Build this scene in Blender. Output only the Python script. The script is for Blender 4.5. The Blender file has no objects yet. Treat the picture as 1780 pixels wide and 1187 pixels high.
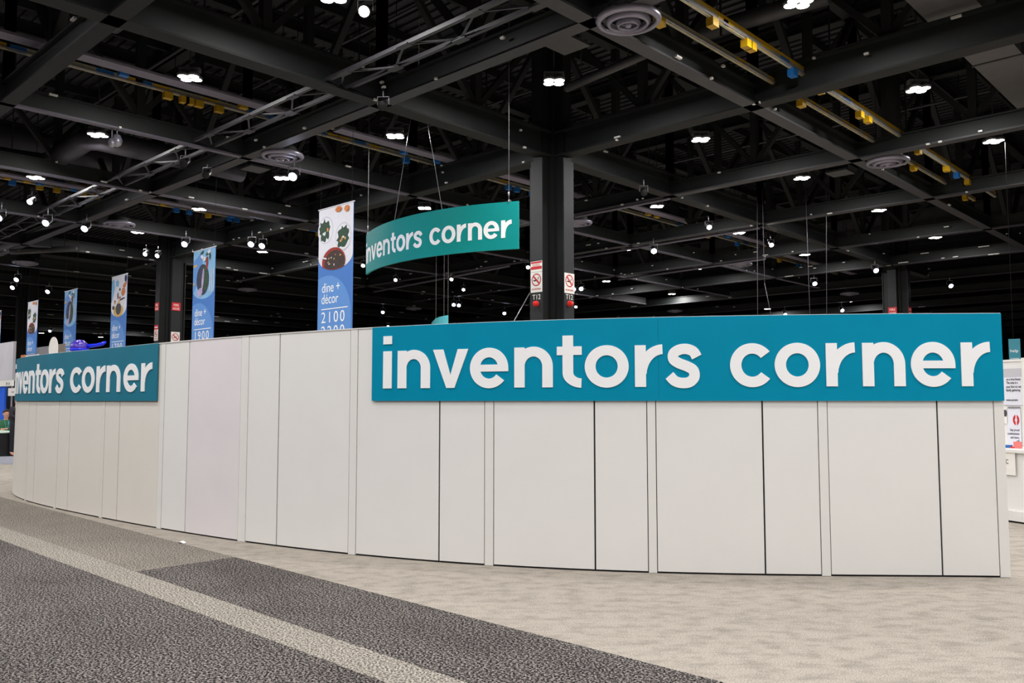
import bpy, bmesh, math, random
from mathutils import Vector, Matrix
random.seed(7)
C = bpy.context.scene.collection
PI = math.pi
# ---------------------------------------------------------------- camera (1780 x 1187)
F, CX, CY, HY, HC = 1465.0, 890.0, 593.5, 697.0, 1.61
PITCH = math.atan((HY - CY) / F)
YAW = math.radians(43.65)
FW = Vector((-math.sin(YAW) * math.cos(PITCH), math.cos(YAW) * math.cos(PITCH), math.sin(PITCH)))
RT = Vector((math.cos(YAW), math.sin(YAW), 0))
UP = RT.cross(FW)
HF = Vector((-math.sin(YAW), math.cos(YAW), 0))
EYE = Vector((0, 0, HC))
def ray(x, y): return FW + RT * ((x - CX) / F) - UP * ((y - CY) / F)
def atz(x, y, z):
    d = ray(x, y); return EYE + d * ((z - HC) / d.z)
def atd(x, y, D):
    d = ray(x, y); return EYE + d * (D / d.dot(HF))
def proj(P):
    v = Vector(P) - EYE; z = v.dot(FW)
    if z < .1: return None
    return CX + F * v.dot(RT) / z, CY - F * v.dot(UP) / z
def inview(P, m=150):
    q = proj(P)
    return q is not None and -m < q[0] < 1780 + m and -m < q[1] < 1187 + m
cam = bpy.data.cameras.new('camera'); camo = bpy.data.objects.new('camera', cam); C.objects.link(camo)
cam.sensor_fit = 'HORIZONTAL'; cam.sensor_width = 36.0; cam.lens = 36.0 * F / 1780
cam.clip_start = .05; cam.clip_end = 400
camo.matrix_world = Matrix(((RT.x, UP.x, -FW.x, 0), (RT.y, UP.y, -FW.y, 0), (RT.z, UP.z, -FW.z, HC), (0, 0, 0, 1)))
sc = bpy.context.scene; sc.camera = camo
sc.view_settings.view_transform = 'Standard'; sc.view_settings.look = 'None'
sc.view_settings.gamma = 1; sc.view_settings.use_curve_mapping = False
sc.view_settings.exposure = 0.28
sc.cycles.use_denoising = True
sc.cycles.max_bounces = 6; sc.cycles.diffuse_bounces = 4
sc.cycles.sample_clamp_indirect = 3.0
w = bpy.data.worlds.new('world'); sc.world = w; w.use_nodes = True
w.node_tree.nodes['Background'].inputs[0].default_value = (.75, .85, 1, 1)
w.node_tree.nodes['Background'].inputs[1].default_value = .0025

# ---------------------------------------------------------------- materials
def lin(c): return tuple((v / 255 / 12.92 if v / 255 <= .04045 else ((v / 255 + .055) / 1.055) ** 2.4) for v in c)
MATS = {}
def mat(name, rgb, rough=.6, metal=0., var=.06, scale=8., spec=.5, emit=None, bump=0.):
    if name in MATS: return MATS[name]
    m = bpy.data.materials.new(name); m.use_nodes = True; nt = m.node_tree
    b = nt.nodes['Principled BSDF']
    b.inputs['Roughness'].default_value = rough; b.inputs['Metallic'].default_value = metal
    b.inputs['Specular IOR Level'].default_value = spec
    c = lin(rgb)
    if emit:
        b.inputs['Base Color'].default_value = (*c, 1)
        b.inputs['Emission Color'].default_value = (*c, 1); b.inputs['Emission Strength'].default_value = emit
        try: m.cycles.emission_sampling = 'NONE'
        except Exception: pass
    else:
        tc = nt.nodes.new('ShaderNodeTexCoord'); n = nt.nodes.new('ShaderNodeTexNoise'); r = nt.nodes.new('ShaderNodeValToRGB')
        n.inputs['Scale'].default_value = scale; n.inputs['Detail'].default_value = 4
        r.color_ramp.elements[0].position = .3; r.color_ramp.elements[1].position = .7
        r.color_ramp.elements[0].color = (*[max(0, v * (1 - var)) for v in c], 1)
        r.color_ramp.elements[1].color = (*[min(1, v * (1 + var)) for v in c], 1)
        nt.links.new(tc.outputs['Object'], n.inputs['Vector']); nt.links.new(n.outputs['Fac'], r.inputs['Fac'])
        nt.links.new(r.outputs['Color'], b.inputs['Base Color'])
        if bump:
            bp = nt.nodes.new('ShaderNodeBump'); bp.inputs['Strength'].default_value = bump; bp.inputs['Distance'].default_value = .003
            nt.links.new(n.outputs['Fac'], bp.inputs['Height']); nt.links.new(bp.outputs['Normal'], b.inputs['Normal'])
    MATS[name] = m
    return m
def carpet(name, dark, light, fine, lo, hi, streak=0., sx=1., sy=1., bump=.3, turn=0.):
    m = bpy.data.materials.new(name); m.use_nodes = True; nt = m.node_tree; N = nt.nodes.new; L = nt.links.new
    b = nt.nodes['Principled BSDF']; b.inputs['Roughness'].default_value = .95; b.inputs['Specular IOR Level'].default_value = .1
    tc = N('ShaderNodeTexCoord')
    n1 = N('ShaderNodeTexNoise'); n1.inputs['Scale'].default_value = fine; n1.inputs['Detail'].default_value = 3; n1.inputs['Roughness'].default_value = .75
    r1 = N('ShaderNodeValToRGB'); r1.color_ramp.elements[0].position = lo; r1.color_ramp.elements[1].position = hi
    r1.color_ramp.elements[0].color = (*lin(dark), 1); r1.color_ramp.elements[1].color = (*lin(light), 1)
    L(tc.outputs['Object'], n1.inputs['Vector']); L(n1.outputs['Fac'], r1.inputs['Fac'])
    m0 = N('ShaderNodeMapping'); m0.inputs['Rotation'].default_value = (0, 0, -turn)
    mp = N('ShaderNodeMapping'); mp.inputs['Scale'].default_value = (sx, sy, 1)
    L(tc.outputs['Object'], m0.inputs['Vector'])
    n2 = N('ShaderNodeTexNoise'); n2.inputs['Scale'].default_value = 1.; n2.inputs['Detail'].default_value = 6; n2.inputs['Roughness'].default_value = .6
    L(m0.outputs['Vector'], mp.inputs['Vector']); L(mp.outputs['Vector'], n2.inputs['Vector'])
    r2 = N('ShaderNodeValToRGB'); r2.color_ramp.elements[0].position = .30; r2.color_ramp.elements[1].position = .55
    d = 1 - streak
    r2.color_ramp.elements[0].color = (d, d, d, 1); r2.color_ramp.elements[1].color = (1, 1, 1, 1)
    L(n2.outputs['Fac'], r2.inputs['Fac'])
    mx = N('ShaderNodeMix'); mx.data_type = 'RGBA'; mx.blend_type = 'MULTIPLY'; mx.inputs[0].default_value = 1
    L(r1.outputs['Color'], mx.inputs[6]); L(r2.outputs['Color'], mx.inputs[7]); L(mx.outputs[2], b.inputs['Base Color'])
    bp = N('ShaderNodeBump'); bp.inputs['Strength'].default_value = bump; bp.inputs['Distance'].default_value = .006
    L(n1.outputs['Fac'], bp.inputs['Height']); L(bp.outputs['Normal'], b.inputs['Normal'])
    return m
M_dark = carpet('dark_carpet', (3, 3, 4), (160, 151, 147), 62, .48, .60, .30, .9, 1.4)
M_band = carpet('band_carpet', (58, 55, 51), (186, 178, 167), 66, .43, .58, .1, .9, 1.4)
M_mid = carpet('mid_carpet', (50, 47, 43), (176, 167, 156), 66, .44, .59, .14, .9, 1.4)
M_beige = carpet('beige_carpet', (126, 119, 110), (190, 181, 170), 110, .36, .64, .32, 5.0, 9.0, .12, YAW)
M_grey = carpet('grey_stripe', (128, 128, 138), (150, 150, 160), 60, .3, .7, .1)
M_panel = mat('panel_laminate', (229, 227, 225), .55, var=.012, scale=2.5, spec=.3)
M_panel2 = mat('panel_lilac', (228, 222, 225), .45, var=.03, scale=1.4, spec=.35)
M_panel3 = mat('panel_warm', (224, 219, 212), .5, var=.015, scale=2.0, spec=.3)
M_post = mat('post_white', (227, 225, 222), .55, var=.01, spec=.3)
M_clamp = mat('clamp_zinc', (226, 224, 220), .4, metal=.1)
M_gap = mat('gap_black', (20, 20, 20), .8)
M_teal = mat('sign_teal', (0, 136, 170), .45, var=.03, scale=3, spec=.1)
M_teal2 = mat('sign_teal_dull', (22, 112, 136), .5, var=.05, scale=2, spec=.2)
M_hang = mat('hanging_teal', (0, 138, 136), .5, var=.02, spec=.12)
M_cyan = mat('hanging_cyan', (110, 232, 244), .5, var=.02)
M_letter = mat('letter_white', (244, 244, 246), .5, var=.008)
M_steel = mat('painted_steel', (26, 30, 29), .55, var=.25, scale=1.2)
M_web = mat('black_steel', (17, 19, 18), .7, var=.3, scale=2)
M_flange = mat('grey_flange', (58, 57, 61), .5, var=.12, scale=2)
M_deck = mat('roof_deck', (46, 47, 51), .6, var=.2, scale=.6)
M_duct = mat('grey_duct', (62, 60, 67), .45, metal=.2, var=.12, scale=1.5)
M_pipe = mat('grey_pipe', (56, 55, 56), .45, var=.15, scale=2)
M_gal = mat('galvanised', (170, 168, 175), .35, metal=.7, var=.1)
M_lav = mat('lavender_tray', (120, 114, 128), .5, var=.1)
M_flange2 = mat('lavender_flange_lit', (104, 99, 112), .5, var=.1, scale=2)  # bluish spotlight on the chord undersides is put into this colour
M_grille = mat('duct_grey_light', (88, 86, 86), .5, var=.1)
M_rail = mat('busbar_ivory', (190, 182, 150), .35, metal=.4, var=.15)
M_yel = mat('plug_yellow', (190, 148, 18), .45)
M_blue = mat('plug_blue', (28, 104, 176), .4)
M_diff = mat('diffuser_white', (150, 146, 162), .35, metal=.4, var=.05)
M_black = mat('black_paint', (16, 16, 17), .5)
M_cover = mat('column_cover', (28, 28, 31), .6, var=.05)
M_colm = mat('column_dark', (11, 12, 12), .6, var=.15)
M_signw = mat('sign_white', (236, 232, 226), .5, var=.02)
M_red = mat('sign_red', (200, 30, 44), .5)
M_redl = mat('alarm_red', (214, 30, 18), .25)
M_wire = mat('wire_steel', (160, 160, 160), .35, metal=.6)
M_led = mat('led_white', (255, 252, 244), emit=14)
M_led2 = mat('led_blue', (214, 222, 255), emit=18)
M_fix = mat('fixture_grey', (120, 120, 122), .5, metal=.4)
M_cloth = mat('banner_blue', (66, 120, 196), .7, var=.02)
M_blue2 = mat('banner_lightblue', (92, 144, 212), .7, var=.02)
M_bwhite = mat('banner_white', (222, 222, 232), .7, var=.03)
M_bsky = mat('banner_sky', (128, 180, 222), .7, var=.08)
M_green = mat('salad_green', (46, 74, 58), .8, var=.6, scale=30)
M_char = mat('plate_charcoal', (52, 56, 78), .8, var=.4, scale=12)
M_orange = mat('food_orange', (206, 124, 70), .8, var=.4, scale=20)
M_ring = mat('plate_rim', (196, 196, 212), .6)
M_pan = mat('pan_red', (150, 44, 40), .8, var=.2)
M_stew = mat('stew', (62, 48, 46), .8, var=.9, scale=40)
M_tan = mat('mat_tan', (206, 168, 96), .8, var=.15, scale=8)
M_lilac = mat('fish_lilac', (176, 160, 196), .8, var=.2)
M_blk = mat('drape_black', (18, 18, 20), .9, var=.3)
M_skin = mat('skin', (206, 150, 126), .6)
M_hair = mat('hair_brown', (50, 34, 28), .8, var=.3, scale=40)
M_sweat = mat('sweater_green', (52, 104, 70), .9, var=.15, scale=25)
M_navy = mat('jacket_navy', (32, 33, 42), .8)
M_jean = mat('trousers_dark', (26, 28, 36), .9)
M_lan = mat('lanyard_blue', (96, 168, 206), .6)
M_scr = mat('panel_blue', (10, 92, 220), .5, var=.12, scale=2)
M_pale = mat('pale_wall', (186, 184, 190), .8, var=.06, scale=1)
M_purple = mat('balloon_purple', (74, 50, 168), .18, var=.1)
M_bblue = mat('balloon_blue', (30, 50, 240), .2)
M_ink = mat('ink_dark', (70, 66, 70), .7)
M_dot = mat('specks_white', (250, 250, 255), .4)
M_kick = mat('kick_dark', (24, 24, 24), .8)  # dark colour of the counter's toe kick

# ---------------------------------------------------------------- mesh builder
class MB:
    def __init__(s): s.v = []; s.f = []; s.m = []; s.mats = []; s.smooth = []
    def mi(s, m):
        if m not in s.mats: s.mats.append(m)
        return s.mats.index(m)
    def add(s, vs, fs, m, smooth=False):
        o = len(s.v); s.v += [tuple(v) for v in vs]; k = s.mi(m)
        for f in fs: s.f.append([o + i for i in f]); s.m.append(k); s.smooth.append(smooth)
        return s
    def box(s, c, size, m, rz=0.):
        a, b, h = size[0] / 2, size[1] / 2, size[2] / 2; R = Matrix.Rotation(rz, 3, 'Z')
        vs = [Vector(c) + R @ Vector((x * a, y * b, z * h)) for x in (-1, 1) for y in (-1, 1) for z in (-1, 1)]
        return s.add(vs, [(0, 1, 3, 2), (4, 6, 7, 5), (0, 4, 5, 1), (2, 3, 7, 6), (0, 2, 6, 4), (1, 5, 7, 3)], m)
    def beam(s, p, q, wd, ht, m):
        p, q = Vector(p), Vector(q); d = (q - p).normalized()
        u = d.cross(Vector((0, 0, 1)))
        if u.length < 1e-4: u = Vector((1, 0, 0))
        u.normalize(); n = u.cross(d)
        vs = [e + u * (i * wd / 2) + n * (j * ht / 2) for e in (p, q) for i in (-1, 1) for j in (-1, 1)]
        return s.add(vs, [(0, 1, 3, 2), (4, 6, 7, 5), (0, 4, 5, 1), (2, 3, 7, 6), (0, 2, 6, 4), (1, 5, 7, 3)], m)
    def tube(s, pts, r, m, n=8, caps=True):
        pts = [Vector(p) for p in pts]; vs = []; fs = []
        rr = r if isinstance(r, (list, tuple)) else [r] * len(pts); u0 = None
        for i, p in enumerate(pts):
            d = (pts[min(i + 1, len(pts) - 1)] - pts[max(i - 1, 0)]).normalized()
            u = (d.cross(Vector((0, 0, 1))) if abs(d.z) < .95 else d.cross(Vector((1, 0, 0)))).normalized()
            if u0 is not None and u.dot(u0) < 0: u = -u
            u0 = u; k = d.cross(u)
            for j in range(n):
                a = 2 * PI * j / n; vs.append(p + (u * math.cos(a) + k * math.sin(a)) * rr[i])
        for i in range(len(pts) - 1):
            for j in range(n): fs.append((i * n + j, i * n + (j + 1) % n, (i + 1) * n + (j + 1) % n, (i + 1) * n + j))
        if caps: fs += [tuple(range(n))[::-1], tuple((len(pts) - 1) * n + j for j in range(n))]
        return s.add(vs, fs, m, True)
    def lathe(s, prof, c, m, n=28, axis=None):
        c = Vector(c); R = Matrix.Identity(3)
        if axis is not None: R = Vector((0, 0, 1)).rotation_difference(Vector(axis)).to_matrix()
        vs = [c + R @ Vector((r * math.cos(2 * PI * j / n), r * math.sin(2 * PI * j / n), z)) for r, z in prof for j in range(n)]
        fs = [(i * n + j, i * n + (j + 1) % n, (i + 1) * n + (j + 1) % n, (i + 1) * n + j) for i in range(len(prof) - 1) for j in range(n)]
        return s.add(vs, fs, m, True)
    def build(s, name, parent=None, loc=None, label=None):
        me = bpy.data.meshes.new(name); me.from_pydata(s.v, [], s.f)
        for m in s.mats: me.materials.append(m)
        me.polygons.foreach_set('material_index', s.m); me.polygons.foreach_set('use_smooth', s.smooth)
        bm = bmesh.new(); bm.from_mesh(me); bmesh.ops.recalc_face_normals(bm, faces=bm.faces); bm.to_mesh(me); bm.free(); me.update()
        o = bpy.data.objects.new(name, me); C.objects.link(o)
        if loc is not None: o.location = loc
        if parent is not None: o.parent = parent
        if label: o['label'] = label
        return o
def tag(o, label=None, cat=None, group=None, kind=None):
    if label: o['label'] = label
    if cat: o['category'] = cat
    if group: o['group'] = group
    if kind: o['kind'] = kind
    return o
def thing(name, label, cat, loc=(0, 0, 0), rz=0., group=None):
    o = bpy.data.objects.new(name, None); C.objects.link(o); o.location = loc; o.rotation_euler = (0, 0, rz); o.empty_display_size = .2
    return tag(o, label, cat, group)
def kids(r): return [o for o in C.objects if o.parent == r]
def note(t):
    KIDS[t.name] = kids(t)
    for k in KIDS[t.name]: KIDS[k.name] = kids(k)
def dup(r, loc, rz=0., label=None, name=None):
    c = r.copy(); C.objects.link(c); c.location = loc; c.rotation_euler = (0, 0, rz)
    if label: c['label'] = label
    for ch in KIDS[r.name]:
        d = ch.copy(); C.objects.link(d); d.parent = c
        for gc in KIDS.get(ch.name, ()):
            e = gc.copy(); C.objects.link(e); e.parent = d
    return c
KIDS = {}

# ---------------------------------------------------------------- setting: floor, far walls, roof
def flat(mb, x0, y0, x1, y1, z, m): mb.add([(x0, y0, z), (x1, y0, z), (x1, y1, z), (x0, y1, z)], [(0, 1, 2, 3)], m)
fl = MB()
YE, B0, B1, XM = 4.43, 3.09, 3.41, -8.18      # carpet edges measured in the hall's own axes
flat(fl, -120, YE, 60, 110, 0, M_beige)
flat(fl, -120, -30, 60, B0, 0, M_dark)
flat(fl, -120, B0, 60, B1, 0, M_band)
flat(fl, XM, B1, 60, YE, 0, M_dark)
flat(fl, -120, B1, XM, YE, 0, M_mid)
tag(fl.build('floor'), kind='structure')
g = MB(); a0 = atz(-40, 806, 0); g.add([atz(-300, 806, .004), atz(60, 807, .004), atz(60, 786, .004), atz(-300, 786, .004)], [(0, 1, 2, 3)], M_grey)
o = g.build('aisle_carpet'); tag(o, 'grey carpet runner across the floor beyond the wall, at far left', 'carpet')
for nm, a, b in (('wall_back', (-120, 110), (60, 110)), ('wall_left', (-120, -30), (-120, 110)), ('wall_right', (60, -30), (60, 110)), ('wall_front', (-120, -30), (60, -30))):
    mb = MB(); mid = ((a[0] + b[0]) / 2, (a[1] + b[1]) / 2, 6)
    mb.box(mid, (max(.2, abs(a[0] - b[0])), max(.2, abs(a[1] - b[1])), 12), M_web)
    tag(mb.build(nm), kind='structure')
ZD = 11.5
ce = MB(); ce.box((-30, 40, ZD + .1), (180, 140, .2), M_deck)
y = -4.0
while y < 46: ce.box((-24, y, ZD - .03), (60, .13, .07), M_deck); y += .31
tag(ce.build('ceiling'), kind='structure')

# ---------------------------------------------------------------- roof trusses
XS = [-2.6, -7.8, -13.05, -18.3, -23.4, -29.0, -34.6, -40.2, -46, -52, -58, -64, -70, -76]
YS = [-.2, 4.85, 9.95, 15.1, 20.2, 25.6, 31.5, 37.2, 43, 49, 55, 61, 67, 74, 81]
ZC, ZT = 7.4, 10.9
ORD = ['nearest', 'second nearest', 'third nearest', 'fourth nearest', 'fifth nearest', 'sixth nearest', 'seventh nearest', 'eighth nearest',
       'ninth nearest', 'tenth nearest', 'eleventh nearest', 'twelfth nearest', 'thirteenth nearest', 'fourteenth nearest', 'fifteenth nearest']
def chord(p, q, ht, mw=M_steel, mf=M_flange, fw=.30):
    mb = MB(); p, q = Vector(p), Vector(q); up = Vector((0, 0, 1))
    mb.beam(p + up * .02, q + up * .02, fw, .04, mf)
    mb.beam(p + up * (ht / 2), q + up * (ht / 2), .10, ht - .08, mw)
    mb.beam(p + up * (ht - .02), q + up * (ht - .02), fw, .04, mw)
    return mb
def truss(axis, c, lo, hi, nodes, near, label, ht):
    P = (lambda t, z: (t, c, z)) if axis == 'x' else (lambda t, z: (c, t, z))
    t = thing('roof_truss', label, 'truss', (0, 0, 0), 0, 'black roof trusses')
    mf = M_flange if label_light(axis, c) else M_web  # floor bounce put into the underside colour; main chords stay dark
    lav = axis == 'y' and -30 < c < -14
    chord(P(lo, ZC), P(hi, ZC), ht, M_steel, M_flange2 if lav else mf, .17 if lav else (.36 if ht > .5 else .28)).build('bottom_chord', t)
    chord(P(lo, ZT), P(hi, ZT), .36, M_web, M_web).build('top_chord', t)
    if near:
        ns = sorted(n for n in nodes if lo - .1 <= n <= hi + .1); sh = {}
        for i, n in enumerate(ns):
            for m_, kind in ((n, 'v'), ((n + ns[i + 1]) / 2 if i + 1 < len(ns) else None, 'm')):
                if m_ is None: continue
                if inview(P(m_, ZC + .3)) or inview(P(m_, ZT)):
                    MB().beam(P(m_, ZC + ht), P(m_, ZT), .17, .17, M_web).build('vertical', t)
                if kind == 'm':
                    for nn in (n, ns[i + 1]):
                        if inview(P(m_, ZC + .3)) or inview(P(nn, ZT)):
                            MB().beam(P(m_, ZC + ht), P(nn, ZT), .14, .12, M_web).build('diagonal', t)
    for k in range(40 if axis == 'x' and 14 < c < 33 else 18 if near else 26):                                 # little galvanised conduit clamps along the chord
        tt = random.uniform(lo, hi); pp = P(tt, ZC + random.choice((.0, .06, ht - .05, ht * .6)))
        if inview(pp, 0):
            off = Vector((0, -.19, 0)) if axis == 'x' else Vector((.19, 0, 0))
            ln_ = random.choice((.05, .08, .16)) * (1 if near else 2.5); MB().box(Vector(pp) + off, (ln_, .05, .035) if axis == 'x' else (.05, ln_, .035), M_clamp).build('clamp', t)
    return t
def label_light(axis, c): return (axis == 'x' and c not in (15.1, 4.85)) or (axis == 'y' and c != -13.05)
for i, yv in enumerate(YS[1:]):
    main = yv == 15.1
    lab = ('deep black roof truss crossing over the T12 column and rising toward upper right' if main else
           '%s black roof truss of the set rising toward the upper right' % ORD[i])
    hi = 6 if yv < 40 else 30
    truss('x', yv, -38 if yv < 40 else -80, hi, XS, yv < 36, lab, .62 if main else .40)
for i, xv in enumerate(XS):
    main = xv == -13.05
    lab = ('deep black roof truss running into the T12 column and descending to the right' if main else
           '%s black roof truss from the right of the set descending toward the right' % ORD[i].replace(' nearest', '').replace('nearest', 'first'))
    truss('y', xv, 0 if xv > -40 else 4, 42 if xv > -40 else 80, YS, xv > -30, lab, .62 if main else .40)
# roof purlins under the deck
for i in range(16):
    xv = 1.0 - 2.6 * i
    mb = MB(); mb.beam((xv, -3, ZD - .2), (xv, 46, ZD - .2), .1, .24, M_web)
    if inview((xv, 4, ZD)) or inview((xv, 12, ZD)) or inview((xv, 25, ZD)):
        tag(mb.build('roof_purlin'), 'thin black purlin directly under the corrugated roof deck', 'beam', 'black purlins under the roof deck')

for i, (yv, zv) in enumerate(((6.6, 10.2), (8.3, 9.6), (11.6, 10.3), (13.2, 9.7), (16.9, 10.2), (18.6, 9.6), (22.4, 10.2), (24.2, 9.7), (28.4, 10.0))):
    tag(MB().tube([(5, yv, zv), (-40, yv, zv)], .035, M_flange, 8).build('sprinkler_pipe'), 'thin dark pipe running high under the roof deck', 'pipe', 'thin pipes high under the roof deck')
# flat lattice brace
lt = thing('lattice_brace', 'grey flat lattice brace with zigzag bars and gusset plates under the roof at left', 'brace')
LZ = 7.52
for yy in (8.62, 9.12): MB().beam((-5, yy, LZ), (-40, yy, LZ), .07, .07, M_flange).build('rail', lt)
xx = -5.6; k = 0
while xx > -38:
    ya, yb = (8.62, 9.12) if k % 2 == 0 else (9.12, 8.62)
    if inview((xx, 8.8, LZ), 40):
        MB().beam((xx, ya, LZ), (xx - .85, yb, LZ), .035, .03, M_flange).build('zigzag_bar', lt)
        MB().box((xx, ya, LZ - .03), (.3, .14, .02), M_flange).build('gusset_plate', lt)
    xx -= .85; k += 1

# ---------------------------------------------------------------- ducts, pipes, bus ducts
def pipe(name, pts, r, m, label, cat, hangers=()):
    t = thing(name, label, cat); MB().tube(pts, r, m, 16).build('pipe_run' if cat == 'pipe' else 'duct_run', t)
    for h in hangers:
        p = Vector(h); MB().tube([p + Vector((0, 0, r if not isinstance(r, list) else r[0])), (p.x, p.y, ZD - .05)], .012, M_web, 6).build('hanger_rod', t)
    return t
z0 = 8.0
pts = [atz(-60, 262, z0), atz(20, 276, z0), atz(78, 284, z0), atz(100, 274, z0), atz(150, 242, z0), atz(172, 243, z0), atz(300, 272, z0), atz(420, 300, z0)]
pipe('round_duct', pts, .27, M_duct, 'large grey round duct with a double bend, at far left below the lamp', 'duct', [pts[1], pts[6]])
p0, p1 = atz(-60, 222, 9.3), atz(320, 314, 9.3)
pipe('round_duct', [p0, p1], .4, M_duct, 'straight wide grey duct just above the bent duct at far left', 'duct', [p0.lerp(p1, .5)])
p0, p1 = atz(315, 332, 7.9), atz(560, 386, 7.9)
pipe('round_duct', [p0, p1], .36, M_duct, 'grey round duct ending at left of the tallest banner', 'duct', [p0.lerp(p1, .4)])
p0, p1 = atz(330, 318, 9.2), atz(560, 366, 9.2)
pipe('round_duct', [p0, p1], .45, M_duct, 'wide grey duct behind and above the one beside the tallest banner', 'duct', [p0.lerp(p1, .4)])
for a, b, z, r, lb in (((455, 357), (592, 315), 8.3, .10, 'grey pipe slanting up to the right above the tallest banner'),
                       ((362, 386), (424, 365), 8.3, .11, 'short grey pipe slanting up to the right above the 1900 banner'),
                       ((985, 153), (1122, 94), 8.2, .09, 'dark grey pipe slanting up right of the lamp on the T12 column'),
                       ((1203, 62), (1440, -8), 8.6, .16, 'grey pipe slanting up toward the topmost lamp at right'),
                       ((1000, 377), (1164, 345), 7.36, .04, 'thin pale conduit, added as a spotlit chord edge, behind the T12 column, upper one'),
                       ((1075, 486), (1330, 450), 7.36, .045, 'thin pale conduit, added as a spotlit chord edge, low behind the T12 column'),
                       ((1000, 448), (1320, 396), 7.36, .045, 'thin pale conduit, added as a spotlit chord edge, behind the T12 column, middle one'),
                       ((650, 507), (885, 462), 7.36, .05, 'thin pale conduit, added as a spotlit chord edge, below the hanging sign'),
                       ((20, 437), (135, 432), 7.35, .12, 'grey pipe at far left above the row of banners'),
                       ((300, -28), (198, 47), 8.2, .12, 'pale grey strip-like pipe at the top left corner of the roof')):
    p0, p1 = atz(*a, z), atz(*b, z)
    pipe('roof_pipe', [p0, p1], r, M_lav if 'conduit' in lb else M_pipe, lb, 'pipe', [p0.lerp(p1, .2), p0.lerp(p1, .8)])  # pale conduits are added to draw the spotlit lower edges of chords
# wide flat duct, upper right
fd = thing('flat_duct', 'wide flat grey duct crossing the upper right corner', 'duct')
xa = atz(1720, 90, 8.2).x
MB().box((xa, 12, 8.4), (.85, 30, .4), M_grille).build('duct_run', fd)
for yy in (6, 10, 14, 18, 22): MB().box((xa, yy, 8.4), (.89, .05, .44), M_pipe).build('seam_flange', fd)
pipe('drop_duct', [atz(1546, 262, 8.0), atz(1546, 262, 8.0) + Vector((0, 0, 3.4))], .3, M_web, 'black vertical drop duct above the round diffuser at right', 'duct')
def busduct(x, ya, yb, label, n, s, trough=True, z=8.15):
    k = (z - HC) / (7.75 - HC); x *= k; ya *= k; yb *= k
    t = thing('bus_duct', label, 'bus duct')
    for dx in (-.3, .3):
        mb = MB(); mb.box((x + dx, (ya + yb) / 2, z), (.05, yb - ya, .12), M_rail); mb.box((x + dx + .04, (ya + yb) / 2, z - .03), (.03, yb - ya, .03), M_gal)
        mb.build('rail', t)
    if not trough: MB().box((x + .3, (ya + yb) / 2, z + .085), (.06, yb - ya, .05), M_yel).build('yellow_cover', t)
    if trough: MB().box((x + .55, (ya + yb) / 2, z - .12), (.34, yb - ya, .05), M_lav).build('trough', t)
    rnd = random.Random(s)
    for k in range(n):
        yy = ya + (yb - ya) * (k + rnd.random()) / n; side = rnd.choice((-.3, .3)); m = rnd.choice((M_yel, M_blue)) if trough else (M_yel if side < 0 or rnd.random() < .6 else M_blue)
        big = rnd.random() < .45
        if inview((x, yy, z), 10):
            MB().box((x + side, yy, z - (.12 if big else .0)), (.13 if big else .07, .18 if big else .34, .14 if big else .10), m).build('plug_box', t, label='yellow plug box' if m is M_yel else 'blue plug box')
    yy = ya + 1
    while yy < yb:
        MB().beam((x, yy, z), (x, yy, ZD - .1), .03, .03, M_web).build('hanger_rod', t); yy += 4.5
busduct(-7.0, 7, 28, 'long bus duct with yellow and blue plug boxes crossing the upper right', 54, 1, False, 7.8)
busduct(-15.9, 2.5, 9.3, 'bus duct with blue plug boxes at upper left, above the lattice brace', 30, 2)
busduct(-16.0, 10.6, 19.2, 'bus duct with a yellow box beside the hanging sign wires', 30, 3)
busduct(-25.6, 5, 9.4, 'bus duct with yellow and blue boxes at far left below the bent duct', 18, 4)
busduct(-25.6, 10.4, 17, 'bus duct with yellow and blue boxes left of the tallest banner', 22, 5)
busduct(-15.6, 21.2, 31, 'bus duct seen just right of the T12 column', 22, 6)
busduct(-16.2, 32, 40, 'short bus duct with yellow boxes low at right of the T12 column', 12, 7)
# roof diffusers
def diffuser():
    t = thing('round_diffuser', 'x', 'diffuser', (0, 0, 0))
    for r0, r1, dz in ((.41, .5, .0), (.27, .34, -.03), (.14, .19, -.06)):
        MB().lathe([(r0, dz + .02), (r0 + .01, dz - .03), (r1 - .03, dz - .015), (r1, dz + .03), (r1 - .02, dz + .07), (r0 + .02, dz + .09)], (0, 0, 0), M_diff, 36).build('ring', t)
    MB().lathe([(0, -.09), (.04, -.085), (.06, -.05), (.04, 0), (0, .01)], (0, 0, 0), M_diff, 20).build('core', t)
    MB().lathe([(.33, .08), (.34, .2), (.30, .26), (0, .26)], (0, 0, 0), M_web, 28).build('neck', t)
    for a_ in (.6, 2.7, 4.8): MB().tube([(.33 * math.cos(a_), .33 * math.sin(a_), .1), (.33 * math.cos(a_), .33 * math.sin(a_), ZD - 7.4)], .01, M_web, 5).build('hanger_rod', t)
    MB().lathe([(0, .06), (.33, .06), (.34, .085)], (0, 0, 0), M_black, 28).build('baffle', t)
    note(t); return t
DF = [((1092, 38), 'large round grey air diffuser at the top, right of the T12 column lamp'), ((491, 273), 'round air diffuser left of the hanging sign wires'),
      ((1543, 283), 'round air diffuser beside the right long bus duct'), ((207, 391), 'round air diffuser at left above the third banner'),
      ((1287, 461), 'round air diffuser between the T12 column and the right column'), ((1003, 389), 'round air diffuser half hidden behind the T12 column'),
      ((44, 458), 'round air diffuser at far left above the two leftmost banners'), ((430, 504), 'small distant round air diffuser right of the 1900 banner'),
      ((1173, 541), 'distant round air diffuser just above the wall sign, right of the T12 column'), ((1477, 511), 'distant round air diffuser left of the right column'),
      ((719, 537), 'distant round air diffuser just right of the tallest banner'), ((1606, 546), 'distant round air diffuser touching the sign edge right of the right column')]
d0 = diffuser()
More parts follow.
